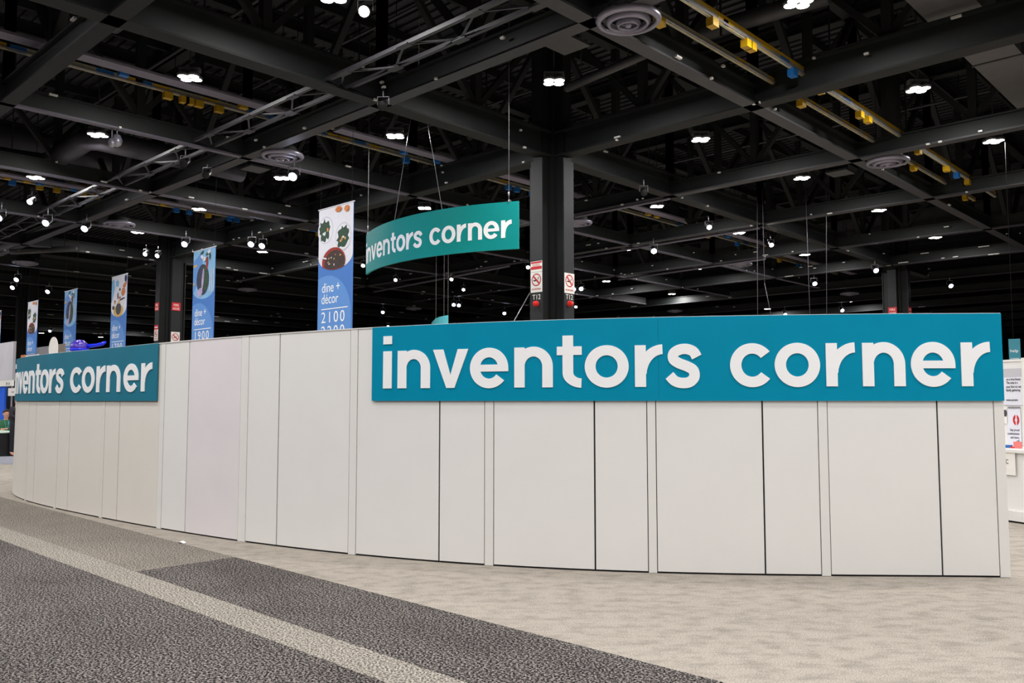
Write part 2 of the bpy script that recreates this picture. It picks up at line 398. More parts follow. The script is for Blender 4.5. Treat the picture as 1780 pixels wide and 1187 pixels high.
for i, ((px, py), lb) in enumerate(DF):
    p = atz(px, py, 7.35)
    if i == 0: d0.location = p; d0['label'] = lb
    else: dup(d0, p, 0, lb)
for (px, py), lb in (((985, 77), 'square grey ceiling panel up left of the large diffuser'), ((444, 293), 'square grey ceiling panel beside the round diffuser at left'),
                     ((1460, 300), 'square ivory ceiling panel left of the round diffuser at right')):
    p = atz(px, py, 7.45); mb = MB(); mb.box(p, (.55, .55, .05), M_pipe); mb.box(p + Vector((0, 0, .2)), (.3, .3, .4), M_web)
    tag(mb.build('ceiling_panel'), lb, 'ceiling panel')

# ---------------------------------------------------------------- lamps
def lamp_light(p, power, size=.5, col=(1, .985, .965)):
    l = bpy.data.lights.new('high_bay_light', 'AREA'); l.shape = 'DISK'; l.size = size; l.energy = power; l.color = col
    o = bpy.data.objects.new('high_bay_light', l); C.objects.link(o); o.location = p; o.visible_camera = False
    return o
def highbay():
    t = thing('high_bay_lamp', 'x', 'lamp', (0, 0, 0))
    for s in (-1, 1):
        mb = MB()
        for q in (-1, 1): mb.lathe([(0, .0), (.1, .0), (.115, .02), (.115, .05), (.05, .12), (0, .13)], (s * .1, q * .085, 0), M_fix, 16)
        hd = mb.build('lamp_head', t)
        mb = MB()
        for q in (-1, 1): mb.lathe([(0, -.014), (.06, -.012), (.1, -.002)], (s * .1, q * .085, 0), M_led, 16)
        mb.build('led_module', hd)
    MB().box((0, 0, .16), (.4, .12, .08), M_fix).build('driver_box', t)
    MB().tube([(0, 0, .2), (0, 0, 3.3)], .012, M_web, 6).build('hanger_rod', t)
    note(t); return t
ZL = 7.9
HB = [((330, 136), 'high-bay lamp above the upper left bus duct'), ((170, 235), 'high-bay lamp beside the two dome cameras'),
      ((687, 237), 'high-bay lamp right of the left hanging wire, below the lattice brace'), ((963, 143), 'high-bay lamp glowing in front of the T12 column top'),
      ((1388, 6), 'high-bay lamp cut by the top edge of the photo at right'), ((1596, 156), 'high-bay lamp below the flat duct at upper right'),
      ((1727, 246), 'high-bay lamp nearest the right edge of the photo'), ((1218, 243), 'high-bay lamp right of the T12 column, level with the upper bus duct end'),
      ((1394, 310), 'high-bay lamp left of the square ivory ceiling panel'), ((1142, 359), 'high-bay lamp below the unlit diamond-shaped spotlight'),
      ((1528, 366), 'high-bay lamp below the round diffuser at right'), ((490, 310), 'high-bay lamp directly below the left round diffuser'),
      ((62, 309), 'high-bay lamp among the yellow boxes at far left'), ((346, 364), 'high-bay lamp above the 1900 banner'),
      ((738, 362), 'high-bay lamp just above the top edge of the hanging sign'), ((1285, 405), 'high-bay lamp halfway between T12 and right columns, upper'),
      ((1088, 434), 'high-bay lamp next to a bluish spotlight right of the T12 column'), ((1399, 443), 'high-bay lamp above the short yellow bus duct'),
      ((1213, 467), 'high-bay lamp left of the middle distant diffuser'), ((1626, 413), 'high-bay lamp right of the top of the right column'),
      ((239, 404), 'high-bay lamp right of the left small diffuser, above the third banner'), ((1054, 489), 'high-bay lamp low, right of the no smoking signs'),
      ((456, 438), 'high-bay lamp between the 1900 banner and the tallest banner, upper'), ((578, -4), 'high-bay lamp glowing at the top edge of the photo, left of the wires'),
      ((1168, 511), 'small distant high-bay lamp low right of the T12 column'), ((1477, 524), 'small distant high-bay lamp left of the right column'),
      ((1334, 537), 'small distant high-bay lamp just above the sign beside thin wires'), ((237, 544), 'small distant high-bay lamp right of the third banner, upper'),
      ((144, 563), 'small distant high-bay lamp right of the fourth banner'), ((105, 570), 'small distant high-bay lamp left of the fourth banner'),
      ((259, 572), 'small distant high-bay lamp left of the left column'), ((423, 544), 'small distant high-bay lamp between the 1900 banner and the tallest banner'),
      ((72, 579), 'small distant high-bay lamp right of the fifth banner'), ((175, 586), 'small distant high-bay lamp right of the purple balloon')]
h0 = highbay(); POW = 150
for i, ((px, py), lb) in enumerate(HB):
    p = atz(px, py, ZL); lb2 = lb.replace('high-bay lamp', 'white high-bay lamp')
    if i == 0: h0.location = p; h0.rotation_euler.z = .78; h0['label'] = lb2
    else: dup(h0, p, .78, lb2)
    if (p - EYE).length < 85: lamp_light(p - Vector((0, 0, .05)), POW * (.8 if p.x < -13 and p.y < 10 else 1))
for gx in (-51, -46, -41, -36, -30.9, -25.8, -20.7, -15.55, -10.5, -5.4, -.3, 4.8, 9.9):      # the same lamp rows go on beside and behind the camera
    for gy in (-7.8, -2.8, 2.2, 7.2, 12.2, 17.2):
        P = Vector((gx, gy, ZL))
        if not inview(P, 60): lamp_light(P, POW * (.8 if gx < -13 and gx > -30 else 1))

def spot(kind):
    t = thing('spotlight', 'x', 'spotlight', (0, 0, 0))
    ax = Vector((.55, -.62, -.56)).normalized()
    M = M_led2 if kind == 'blue' else (M_led if kind == 'warm' else M_colm)
    MB().lathe([(0, -.2), (.07, -.2), (.09, -.12), (.1, .1), (.12, .12), (.12, .14), (.1, .135)], (0, 0, 0), M_black, 18, ax).build('can', t); can = kids(t)[0]
    MB().lathe([(0, .15), (.06, .146), (.1, .13)], (0, 0, 0), M, 18, ax).build('lens', can)
    mb = MB(); side = ax.cross(Vector((0, 0, 1))).normalized() * .14
    mb.tube([-side, -side + Vector((0, 0, .2)), side + Vector((0, 0, .2)), side], .012, M_gal, 6); mb.build('yoke', t)
    MB().tube([(0, 0, .2), (0, 0, .42)], .018, M_gal, 6).build('clamp_stem', t)
    note(t); return t
SP = {'blue': [((2, 376), 'bluish spotlight cut by the left edge of the photo'), ((83, 385), 'bright bluish spotlight at left, larger of the pair'), ((150, 395), 'bluish spotlight left of the left round diffuser'),
               ((323, 422), 'bright bluish spotlight just left of the 1900 banner top'), ((24, 498), 'bluish spotlight above the leftmost banner'), ((31, 484), 'tiny bluish spotlight above the leftmost banner, upper'),
               ((85, 505), 'bluish spotlight between the fourth and fifth banners'), ((438, 422), 'bluish spotlight right of the 1900 banner, left of a pair'), ((457, 425), 'bluish spotlight right of the 1900 banner, right of a pair'),
               ((511, 304), 'bluish spotlight next to the lamp under the left diffuser'), ((789, 528), 'bright bluish spotlight under the hanging sign, left of a pair'), ((798, 529), 'bright bluish spotlight under the hanging sign, right of a pair'),
               ((997, 501), 'bluish spotlight touching the right no smoking sign'), ((1010, 500), 'bluish spotlight right of the no smoking sign'), ((1136, 434), 'bluish spotlight right of a lamp beyond the T12 column'),
               ((1415, 491), 'bluish spotlight low at right beside a thin wire'), ((1364, 545), 'bluish spotlight just above the sign left of the thin wire'), ((1463, 538), 'bluish spotlight just above the sign left of the right column'),
               ((1651, 495), 'bluish spotlight right of the right column'), ((88, 574), 'tiny bluish spotlight right of the fifth banner'), ((1521, 468), 'narrow bluish spotlight left of the right column top'),
               ((666, 541), 'tiny bluish spotlight right of the tallest banner'), ((877, 543), 'tiny bluish spotlight left of the T12 column')],
      'warm': [((55, 349), 'warm small spotlight on a stem at far left'), ((635, 18), 'warm small spotlight at the top left of the hanging wires'), ((1232, 393), 'warm small spotlight above right of the T12 column lamps'),
               ((1340, 424), 'warm small spotlight above the short yellow bus duct'), ((688, 485), 'warm small spotlight below the left end of the hanging sign'), ((806, 502), 'warm small spotlight below the hanging sign, lower right'),
               ((785, 484), 'warm small spotlight below the hanging sign, upper right'), ((675, 566), 'warm small spotlight just above the white wall right of the tallest banner'), ((1001, 532), 'warm small spotlight right of the red alarm'),
               ((275, 443), 'warm small spotlight above the left column'), ((254, 440), 'tiny warm spotlight left of the left column top'), ((632, 460), 'warm small spotlight at the left end of the hanging sign'),
               ((918, 463), 'warm small spotlight behind the red notice on the T12 column')],
      'off': [((360, 302), 'unlit chrome spotlight left of the left round diffuser'), ((1119, 333), 'unlit diamond-shaped spotlight right of the T12 column'), ((322, 282), 'unlit spotlight under the lattice brace'),
              ((666, 182), 'unlit spotlight with a bluish glint behind the left hanging wire')]}
for kd, lst in SP.items():
    s0 = None
    for (px, py), lb in lst:
        p = atz(px, py, 7.05)
        if s0 is None: s0 = spot(kd); s0.scale = (.75,) * 3 if kd != 'blue' else (1, 1, 1); s0.location = p; s0['label'] = lb
        else: dup(s0, p, 0, lb)
# dome cameras
for (px, py), r, lb in (((194, 250), .08, 'smaller of two grey dome cameras under the truss at upper left'), ((203, 247), .11, 'larger of two grey dome cameras under the truss at upper left')):
    d_ = ray(px, py); p = EYE + d_ * (-18.3 / d_.x); t = thing('dome_camera', lb, 'camera', p)
    MB().lathe([(0, r * 1.5), (r * .6, r * 1.4), (r, r * .4), (r, 0)], (0, 0, 0), M_diff, 18).build('housing', t)
    MB().lathe([(r * .95, 0), (r * .8, -r * .5), (r * .4, -r * .85), (0, -r * .95)], (0, 0, 0), M_gal, 18).build('dome', t)
    MB().tube([(0, 0, r * 1.4), (0, 0, max(.2, 7.42 - p.z))], .015, M_gal, 6).build('stem', t)

# ---------------------------------------------------------------- columns
def column(x, y, label, covers):
    t = thing('building_column', label, 'column', (x, y, 0))
    a, h = .30, .50
    mb = MB(); mb.box((0, 0, ZD / 2), (2 * h, a, ZD), M_colm); mb.box((0, 0, ZD / 2), (a, 2 * h, ZD), M_colm)
    for sx in (-1, 1):
        for sy in (-1, 1): mb.box((sx * .22, sy * .22, ZD / 2), (.1, .1, ZD), M_colm)
    mb.build('shaft', t)
    for dx, dy in ((1, 0), (0, -1), (-1, 0), (0, 1)):
        MB().box((dx * (h + .02), dy * (h + .02), 3.65), (.04 if dx else .36, .36 if dx else .04, 7.28), M_cover).build('cover_plate', t)
    return t
TX, TY = -13.12, 15.13
COL = {'T12': (TX, TY), 'left': (TX - 20.6, TY), 'right': (TX, TY + 23.0), 'far': (TX - 38.5, TY)}
column(TX, TY, 'black cruciform column with grey cover plates marked T12, behind the wall', 1)
column(*COL['left'], 'dark column with grey plates behind the wall, left of the 1900 banner', 1)
column(*COL['right'], 'dark column behind the right end of the teal wall sign', 1)
column(*COL['far'], 'dark distant column at far left, behind the fifth banner', 1)
def face(cx, cy, side):
    """frame on a cover plate: origin, right vector (as seen), outward normal"""
    if side == 'px': return Vector((cx + .541, cy, 0)), Vector((0, 1, 0)), Vector((1, 0, 0))
    return Vector((cx, cy - .541, 0)), Vector((1, 0, 0)), Vector((0, -1, 0))
def quad_on(mb, fr, u0, v0, u1, v1, off, m, th=.0):
    o, r, n = fr; z = Vector((0, 0, 1))
    vs = [o + r * u + z * v + n * k for k in (off, off - .006) for u, v in ((u0, v0), (u1, v0), (u1, v1), (u0, v1))]
    mb.add(vs, [(0, 1, 2, 3), (4, 7, 6, 5), (0, 4, 5, 1), (1, 5, 6, 2), (2, 6, 7, 3), (3, 7, 4, 0)], m)
def ring_on(mb, fr, cu, cv, ro, ri, off, m, n=28, ky=1.):
    o, r, nn = fr; z = Vector((0, 0, 1)); vs = []; fs = []
    for i in range(n):
        a = 2 * PI * i / n
        for R in (ro, ri): vs.append(o + r * (cu + R * math.cos(a)) + z * (cv + R * math.sin(a) * ky) + nn * off)
    for i in range(n): j = (i + 1) % n; fs.append((2 * i, 2 * j, 2 * j + 1, 2 * i + 1))
    mb.add(vs, fs, m)
def poly_on(mb, fr, pts, off, m):
    o, r, nn = fr; z = Vector((0, 0, 1)); mb.add([o + r * u + z * v + nn * off for u, v in pts], [tuple(range(len(pts)))], m)
def disc(cu, cv, ru, rv, n=24, rot=0., jit=0., rnd=None):
    out = []
    for i in range(n):
        a = 2 * PI * i / n; k = 1 + (rnd.uniform(-jit, jit) if rnd else 0)
        u, v = ru * k * math.cos(a), rv * k * math.sin(a)
        out.append((cu + u * math.cos(rot) - v * math.sin(rot), cv + u * math.sin(rot) + v * math.cos(rot)))
    return out
def text_on(name, body, fr, u, v, size, off, m, parent=None, align='LEFT', sx=1., space=1.):
    cu = bpy.data.curves.new(name, 'FONT'); cu.body = body; cu.size = size; cu.align_x = align; cu.extrude = .001; cu.space_character = space
    ob = bpy.data.objects.new(name, cu); C.objects.link(ob)
    me = bpy.data.meshes.new_from_object(ob.evaluated_get(bpy.context.evaluated_depsgraph_get())); bpy.data.objects.remove(ob)
    o, r, n = fr; z = Vector((0, 0, 1))
    for vx in me.vertices: vx.co = o + r * (u + vx.co.x * sx) + z * (v + vx.co.y) + n * (off + vx.co.z)
    me.name = name; me.materials.clear(); me.materials.append(m); me.update()
    q = bpy.data.objects.new(name, me); C.objects.link(q)
    if parent: q.parent = parent
    return q
def nosmoke(fr, z0, z1, label, hw=.18):
    t = thing('no_smoking_sign', label, 'sign'); mb = MB(); quad_on(mb, fr, -hw, z0, hw, z1, .008, M_signw); mb.build('plate', t)
    h = z1 - z0; cv = z0 + h * .62; R = min(hw * .82, h * .32)
    mb = MB(); ring_on(mb, fr, 0, cv, R, R * .83, .011, M_red)
    c = math.cos(PI / 4); k = R * .9; e = R * .09
    poly_on(mb, fr, [(-k * c - e, cv + k * c - e), (-k * c + e, cv + k * c + e), (k * c + e, cv - k * c + e), (k * c - e, cv - k * c - e)], .0125, M_red); mb.build('prohibition_ring', t)
    mb = MB(); poly_on(mb, fr, [(-R * .6, cv - R * .2), (R * .3, cv - R * .2), (R * .3, cv - R * .02), (-R * .6, cv - R * .02)], .0118, M_black)
    poly_on(mb, fr, [(R * .3, cv), (R * .36, cv), (R * .52, cv + R * .3), (R * .44, cv + R * .5), (R * .34, cv + R * .3)], .0118, M_ink); mb.build('cigarette', t)
    text_on('caption', 'NO SMOKING', fr, 0, z0 + h * .12, h * .12, .010, M_red, t, 'CENTER', .78)
def fireplate(fr, z0, z1, label, hw=.18):
    t = thing('fire_hose_sign', label, 'sign'); mb = MB(); quad_on(mb, fr, -hw, z0, hw, z1, .008, M_red); mb.build('plate', t)
    h = z1 - z0
    text_on('lettering', 'FIRE', fr, 0, z0 + h * .55, h * .42, .010, M_signw, t, 'CENTER', .9); text_on('lettering', 'HOSE', fr, 0, z0 + h * .1, h * .42, .010, M_signw, t, 'CENTER', .8)
def zat(fr, py):        # height on that face at a photo row
    o, r, n = fr; d = (o - EYE); D = d.dot(HF); q = proj((o.x, o.y, 1.61)); return atd(q[0], py, D).z
fR, fL = face(TX, TY, 'px'), face(TX, TY, 'my')
nosmoke(fR, zat(fR, 510), zat(fR, 475), 'ivory no smoking sign on the right face of the T12 column')
nosmoke(fL, zat(fL, 508), zat(fL, 473), 'white no smoking sign on the left face of the T12 column')
t = thing('emergency_notice', 'small red and white emergency notice above the left no smoking sign', 'sign')
za, zb = zat(fL, 472.5), zat(fL, 454); mb = MB(); quad_on(mb, fL, -.18, za, .18, zb, .008, M_signw); mb.build('plate', t)
mb = MB(); quad_on(mb, fL, -.17, zb - .05, .17, zb - .01, .0115, M_red); quad_on(mb, fL, -.17, za + .06, .17, za + .125, .0115, M_red); mb.build('red_bar', t)
text_on('lettering', 'IN CASE OF', fL, 0, zb - .1, .05, .010, M_red, t, 'CENTER', .9); text_on('lettering', 'EMERGENCY', fL, 0, zb - .145, .05, .010, M_red, t, 'CENTER', .9)
for fr, nm in ((fL, 'left'), (fR, 'right')):
    tag(text_on('grid_marker', 'T12', fr, 0, zat(fr, 520.5), .17, .004, M_signw, None, 'CENTER', .95), 'white T12 marking on the %s face of the dark column' % nm, 'marking')
    o_, r_, n_ = fr; t = thing('alarm_beacon', 'red alarm beacon below the T12 marking on the %s face' % nm, 'alarm light', o_ + Vector((0, 0, zat(fr, 528))))
    MB().lathe([(0, .11), (.035, .105), (.058, .08), (.062, -.004)], (0, 0, 0), M_redl, 18, n_).build('lens', t)
    MB().lathe([(.072, -.004), (.072, .016), (.055, .02)], (0, 0, 0), M_red, 18, n_).build('base', t)
lf = COL['left']; fR, fL = face(*lf, 'px'), face(*lf, 'my')
fireplate(fR, zat(fR, 540), zat(fR, 526), 'red fire hose sign on the right face of the left column')
fireplate(fL, zat(fL, 540), zat(fL, 526), 'red fire hose sign seen edge-on on the left face of the left column')
nosmoke(fR, zat(fR, 600), zat(fR, 577), 'no smoking sign at the foot of the right face of the left column')
nosmoke(fL, zat(fL, 592), zat(fL, 573), 'no smoking sign low on the left face of the left column')
t = thing('emergency_notice', 'red and white notice on the left face of the left column', 'sign'); mb = MB(); quad_on(mb, fL, -.18, zat(fL, 573), .18, zat(fL, 565), .008, M_red); mb.build('plate', t)
mb = MB(); quad_on(mb, fL, -.15, zat(fL, 570), .15, zat(fL, 568), .0115, M_signw); mb.build('white_bar', t)
rg = COL['right']; fR, fL = face(*rg, 'px'), face(*rg, 'my')
fireplate(fL, zat(fL, 548), zat(fL, 534), 'red fire hose sign on the left face of the right column')
fireplate(fR, zat(fR, 548), zat(fR, 534), 'narrow red fire hose sign on the right face of the right column')
fr = face(*COL['far'], 'my'); t = thing('emergency_notice', 'long dark red notice on the distant far left column', 'sign'); mb = MB(); quad_on(mb, fr, -.18, zat(fr, 640), .18, zat(fr, 609), .008, M_red); mb.build('plate', t)

# ---------------------------------------------------------------- curved partition wall
PATH = [(-18.188, 9.325), (-18.308, 9.164), (-18.416, 8.995), (-18.512, 8.82), (-18.596, 8.638), (-18.667, 8.45), (-18.725, 8.258), (-18.769, 8.062), (-18.799, 7.864), (-18.815, 7.665), (-18.818, 7.464), (-18.806, 7.264), (-18.78, 7.065), (-18.741, 6.869), (-18.688, 6.676), (-18.621, 6.486), (-18.541, 6.303), (-18.449, 6.125), (-18.345, 5.954), (-18.229, 5.79), (-18.101, 5.635), (-17.964, 5.49), (-17.816, 5.354), (-17.659, 5.229), (-17.494, 5.116), (-17.321, 5.014), (-17.142, 4.925), (-16.957, 4.848), (-16.767, 4.784), (-16.573, 4.732), (-16.378, 4.687), (-16.181, 4.649), (-15.983, 4.616), (-15.785, 4.59), (-15.586, 4.567), (-15.386, 4.55), (-15.186, 4.536), (-14.986, 4.525), (-14.785, 4.518), (-14.585, 4.514), (-14.385, 4.512), (-14.184, 4.513), (-13.984, 4.515), (-13.783, 4.52), (-13.583, 4.525), (-13.383, 4.533), (-13.182, 4.541), (-12.982, 4.551), (-12.782, 4.561), (-12.582, 4.572), (-12.382, 4.585), (-12.182, 4.598), (-11.982, 4.612), (-11.782, 4.626), (-11.582, 4.642), (-11.382, 4.658), (-11.183, 4.675), (-10.983, 4.693), (-10.784, 4.713), (-10.584, 4.733), (-10.385, 4.755), (-10.186, 4.778), (-9.987, 4.803), (-9.788, 4.83), (-9.59, 4.858), (-9.392, 4.888), (-9.194, 4.92), (-8.996, 4.955), (-8.799, 4.992), (-8.603, 5.032), (-8.407, 5.074), (-8.212, 5.119), (-8.017, 5.167), (-7.823, 5.218), (-7.63, 5.273), (-7.438, 5.33), (-7.247, 5.391), (-7.058, 5.456), (-6.869, 5.524), (-6.682, 5.595), (-6.496, 5.671), (-6.312, 5.75), (-6.129, 5.833), (-5.949, 5.919), (-5.77, 6.009), (-5.592, 6.103), (-5.417, 6.201), (-5.244, 6.301), (-5.073, 6.406), (-4.904, 6.514), (-4.737, 6.625), (-4.573, 6.739), (-4.41, 6.856), (-4.249, 6.976), (-4.09, 7.098), (-3.934, 7.223), (-3.778, 7.35), (-3.625, 7.479), (-3.473, 7.609), (-3.321, 7.741), (-3.171, 7.873), (-3.021, 8.007), (-2.872, 8.14), (-2.723, 8.274), (-2.573, 8.407), (-2.422, 8.539), (-2.27, 8.67), (-2.117, 8.799), (-1.963, 8.927), (-1.809, 9.055)]
ACC = [0.]
for i in range(1, len(PATH)): ACC.append(ACC[-1] + math.dist(PATH[i], PATH[i - 1]))
def wall_at(u):
    """plan point and outward normal at arc length u"""
    if u >= ACC[-1]: i = len(PATH) - 2
    elif u <= 0: i = 0
    else:
        i = 0
        while ACC[i + 1] < u: i += 1
    k = (u - ACC[i]) / (ACC[i + 1] - ACC[i]); a, b = Vector(PATH[i]), Vector(PATH[i + 1]); p = a.lerp(b, k)
    def tn(j):
        j0, j1 = max(j - 1, 0), min(j + 1, len(PATH) - 1); return (Vector(PATH[j1]) - Vector(PATH[j0])).normalized()
    tt = tn(i).lerp(tn(i + 1), k).normalized()
    return p, Vector((tt.y, -tt.x))
def ztop(u): return 2.345 + .085 * min(1, max(0, (u - 10) / 10.5))
def slab(mb, fn, u0, u1, za, zb, o0, o1, m, step=.12):
    """curved slab between two offsets from the wall line; za, zb may be functions of u"""
    n = max(1, int(math.ceil((u1 - u0) / step))); vs = []; fs = []
    f = lambda z, u: z(u) if callable(z) else z
    for i in range(n + 1):
        u = u0 + (u1 - u0) * i / n; p, nn = fn(u)
        for of in (o0, o1):
            q = p + nn * of; vs += [(q.x, q.y, f(za, u)), (q.x, q.y, f(zb, u))]
    for i in range(n):
        a, b = 4 * i, 4 * i + 4
        fs += [(a + 2, b + 2, b + 3, a + 3), (a, a + 1, b + 1, b), (a + 1, a + 3, b + 3, b + 1), (a, b, b + 2, a + 2)]
    fs += [(0, 2, 3, 1), (4 * n, 4 * n + 1, 4 * n + 3, 4 * n + 2)]
    mb.add(vs, fs, m)
wall = thing('partition_wall', 'long curved white modular exhibition partition wall standing on beige carpet', 'partition wall')
POSTS = [(7.14, 7.20), (8.56, 8.63), (10.13, 10.21), (11.68, 11.78), (13.345, 13.47), (15.01, 15.10), (16.585, 16.672), (18.182, 18.258), (19.762, 19.842), (21.37, 21.458)]
SEAMS = [7.62, 9.064, 10.639, 12.319, 13.985, 16.092, 17.68, 19.249, 20.855]
lo = 0.1; cells = []
prev = 5.55
seq = [(.1, 2.2), (2.2, 3.9), (3.9, 5.55), (5.55, 6.05), (6.05, 7.13)]
for a, b in seq: cells.append((a, b))
for i in range(len(POSTS) - 1):
    a, b = POSTS[i][1], POSTS[i + 1][0]; s = [x for x in SEAMS if a < x < b][0]; cells += [(a, s), (s, b)]
for i, (a, b) in enumerate(cells):
    mb = MB(); mm = M_panel2 if abs(a - 12.319) < .01 else (M_panel3 if b < 11.8 else M_panel)
    slab(mb, wall_at, a + .008, b - .008, .018, lambda u: ztop(u) - .012, -.05, 0, mm)
    mb.build('panel', wall, label='slightly lilac panel' if mm is M_panel2 else None)
for a, b in POSTS:
    mb = MB(); slab(mb, wall_at, a, b, 0.004, lambda u: ztop(u) - .008, -.07, .003, M_panel3 if b < 11.7 else M_post, .2); mb.build('post', wall)
mb = MB(); slab(mb, wall_at, .1, 21.43, .0, lambda u: ztop(u) - .03, -.062, -.012, M_gap); mb.build('backing', wall)
mb = MB(); slab(mb, wall_at, .1, 21.458, lambda u: ztop(u) - .012, lambda u: ztop(u), -.075, .008, M_post); mb.build('top_rail', wall)

# lettering
XH, ST = .395, .104
LAY = [('i', .143, .247), ('n', .318, .694), ('v', .727, 1.114), ('e', 1.133, 1.533), ('n', 1.595, 1.98), ('t', 2.02, 2.263), ('o', 2.291, 2.71), ('r', 2.768, 3.035), ('s', 3.068, 3.376),
       ('c', 3.651, 4.026), ('o', 4.061, 4.478), ('r', 4.533, 4.807), ('n', 4.868, 5.26), ('e', 5.313, 5.718), ('r', 5.772, 6.042)]
def ell(cx, cy, a, b, t0, t1, n, sx=.104, sy=None):
    """ribbon: list of (outer, inner) pairs along an elliptical ring sector, degrees"""
    sy = sx if sy is None else sy; out = []
    for i in range(n + 1):
        t = math.radians(t0 + (t1 - t0) * i / n); out.append(((cx + a * math.cos(t), cy + b * math.sin(t)), (cx + (a - sx) * math.cos(t), cy + (b - sy) * math.sin(t))))
    return out
def bar(x0, y0, x1, y1): return [((x0, y0), (x0, y1)), ((x1, y0), (x1, y1))]
def catmull(P, n=6):
    out = []
    for i in range(len(P) - 1):
        p0, p1, p2, p3 = P[max(i - 1, 0)], P[i], P[i + 1], P[min(i + 2, len(P) - 1)]
        for k in range(n):
            t = k / n; out.append(tuple(.5 * (2 * p1[j] + (p2[j] - p0[j]) * t + (2 * p0[j] - 5 * p1[j] + 4 * p2[j] - p3[j]) * t * t + (3 * p1[j] - p0[j] - 3 * p2[j] + p3[j]) * t ** 3) for j in (0, 1)))
    return out + [P[-1]]
LAY_L = [(c_, a_ - 5.93, b_ - 5.93) for c_, a_, b_ in (('i', 6.0, 6.09), ('n', 6.14, 6.46), ('v', 6.5, 6.86), ('e', 6.86, 7.21), ('n', 7.25, 7.58), ('t', 7.63, 7.87), ('o', 7.87, 8.25), ('r', 8.27, 8.53), ('s', 8.55, 8.85), ('c', 9.10, 9.49), ('o', 9.51, 9.92), ('r', 9.98, 10.25), ('n', 10.29, 10.69), ('e', 10.78, 11.18), ('r', 11.25, 11.53))]
LAY_H = [('i', .06, .16), ('n', .22, .59), ('v', .64, 1.03), ('e', 1.05, 1.408), ('n', 1.445, 1.79), ('t', 1.834, 2.05), ('o', 2.075, 2.43), ('r', 2.465, 2.715), ('s', 2.727, 3.0), ('c', 3.23, 3.55), ('o', 3.577, 3.945), ('r', 3.98, 4.215), ('n', 4.257, 4.59), ('e', 4.625, 4.977), ('r', 5.02, 5.255)]
def glyph(ch, x0, x1, ST=ST):
    wd = x1 - x0; cx = (x0 + x1) / 2; ov = XH * .015; yc = XH / 2; hb = XH / 2 + ov; sv = ST * .93
    if ch == 'i': return [bar(x0, 0, x1, XH), bar(x0, XH * 1.19, x1, XH * 1.41)]
    if ch == 'o': return [ell(cx, yc, wd / 2, hb, 0, 360, 48, ST, sv)]
    if ch == 'c':
        a = wd / 2 * 1.09; return [ell(x0 + a, yc, a, hb, 38, 322, 40, ST, sv)]
    if ch == 'e': return [ell(cx, yc, wd / 2, hb, 0, 322, 48, ST, sv), bar(x1 - ST, XH * .41, x1, XH * .5), bar(x0 + ST * .6, XH * .41, x1 - ST * .5, XH * .585)]
    if ch == 'n':
        a = wd / 2; b = min(a * 1.02, XH * .55); cy = XH + ov - b
        return [bar(x0, 0, x0 + ST, XH), ell(cx, cy, a, b, 168, 0, 26, ST, sv), bar(x1 - ST, 0, x1, cy)]
    if ch == 'r':
        a = wd - ST * .1; b = XH * .74; return [bar(x0, 0, x0 + ST, XH), ell(x1, XH + ov - b, a, b, 176, 92, 18, ST * .95, XH * .235)]
    if ch == 't':
        sl = x0 + wd * .23; a = x1 - sl; b = XH * .36
        return [bar(sl, b * .98, sl + ST, XH * 1.27), bar(x0, XH * .79, x1, XH), ell(x1, b, a, b + ov, 180, 268, 14, ST, XH * .23)]
    if ch == 'v':
        wv = ST * 1.1; bb = ST * .42
        return [[((x0, XH), (x0 + wv, XH)), ((cx - bb, 0), (cx, XH * .33))], [((cx - bb, 0), (cx, XH * .33)), ((cx + bb, 0), (cx, XH * .33))], [((x1 - wv, XH), (x1, XH)), ((cx, XH * .33), (cx + bb, 0))]]
    if ch == 's':
        P = [(.90, .70), (.80, .83), (.60, .895), (.38, .88), (.205, .79), (.20, .655), (.36, .56), (.60, .485), (.79, .39), (.815, .23), (.68, .115), (.46, .09), (.24, .135), (.07, .27)]
        L = catmull([(x0 + wd * a, XH * b) for a, b in P], 6); out = []; hw = ST * .47
        for i in range(len(L)):
            a, b = L[max(i - 1, 0)], L[min(i + 1, len(L) - 1)]; dx, dy = b[0] - a[0], b[1] - a[1]; l = math.hypot(dx, dy)
            out.append(((L[i][0] - dy / l * hw, L[i][1] + dx / l * hw), (L[i][0] + dy / l * hw, L[i][1] - dx / l * hw)))
        return [out]
def letter_mesh(strips, place, th, m):
    mb = MB()
    for k, st in enumerate(strips):
        e = th + k * .00012; vs = []; fs = []
        for a, b in st: vs += [place(*a, e), place(*b, e), place(*a, 0), place(*b, 0)]
        n = len(st) - 1
        for i in range(n):
            p, q = 4 * i, 4 * i + 4
            fs += [(p, q, q + 1, p + 1), (p, p + 2, q + 2, q), (p + 1, q + 1, q + 3, p + 3)]
        fs += [(0, 1, 3, 2), (4 * n, 4 * n + 2, 4 * n + 3, 4 * n + 1)]
        mb.add(vs, fs, m)
    return mb
def wall_sign(u_start, ln, label, seams, lay, st, mteal):
    t = thing('fascia_sign', label, 'sign'); scale = 1.0
    us = [u_start] + [u_start + s * scale for s in seams] + [u_start + ln]
    for a, b in zip(us, us[1:]):
        mb = MB(); slab(mb, wall_at, a, b - .0015, lambda u: 1.612 - .0, lambda u: ztop(u) - .006, .014, .026, mteal); mb.build('board', t)
    def place(x, y, e):
        u = u_start + x * scale; p, n = wall_at(u); q = p + n * (.0265 + e); zt = ztop(u)
        return (q.x, q.y, 1.612 + (zt - 1.612) * (.165 + y / XH * .497))
    for ch, x0, x1 in lay: letter_mesh(glyph(ch, x0, x1, st), place, .009, M_letter).build('letter', t)
wall_sign(15.303, 6.153, 'large teal fascia sign reading inventors corner on the right half of the white wall', [2.99], LAY, ST, M_teal)
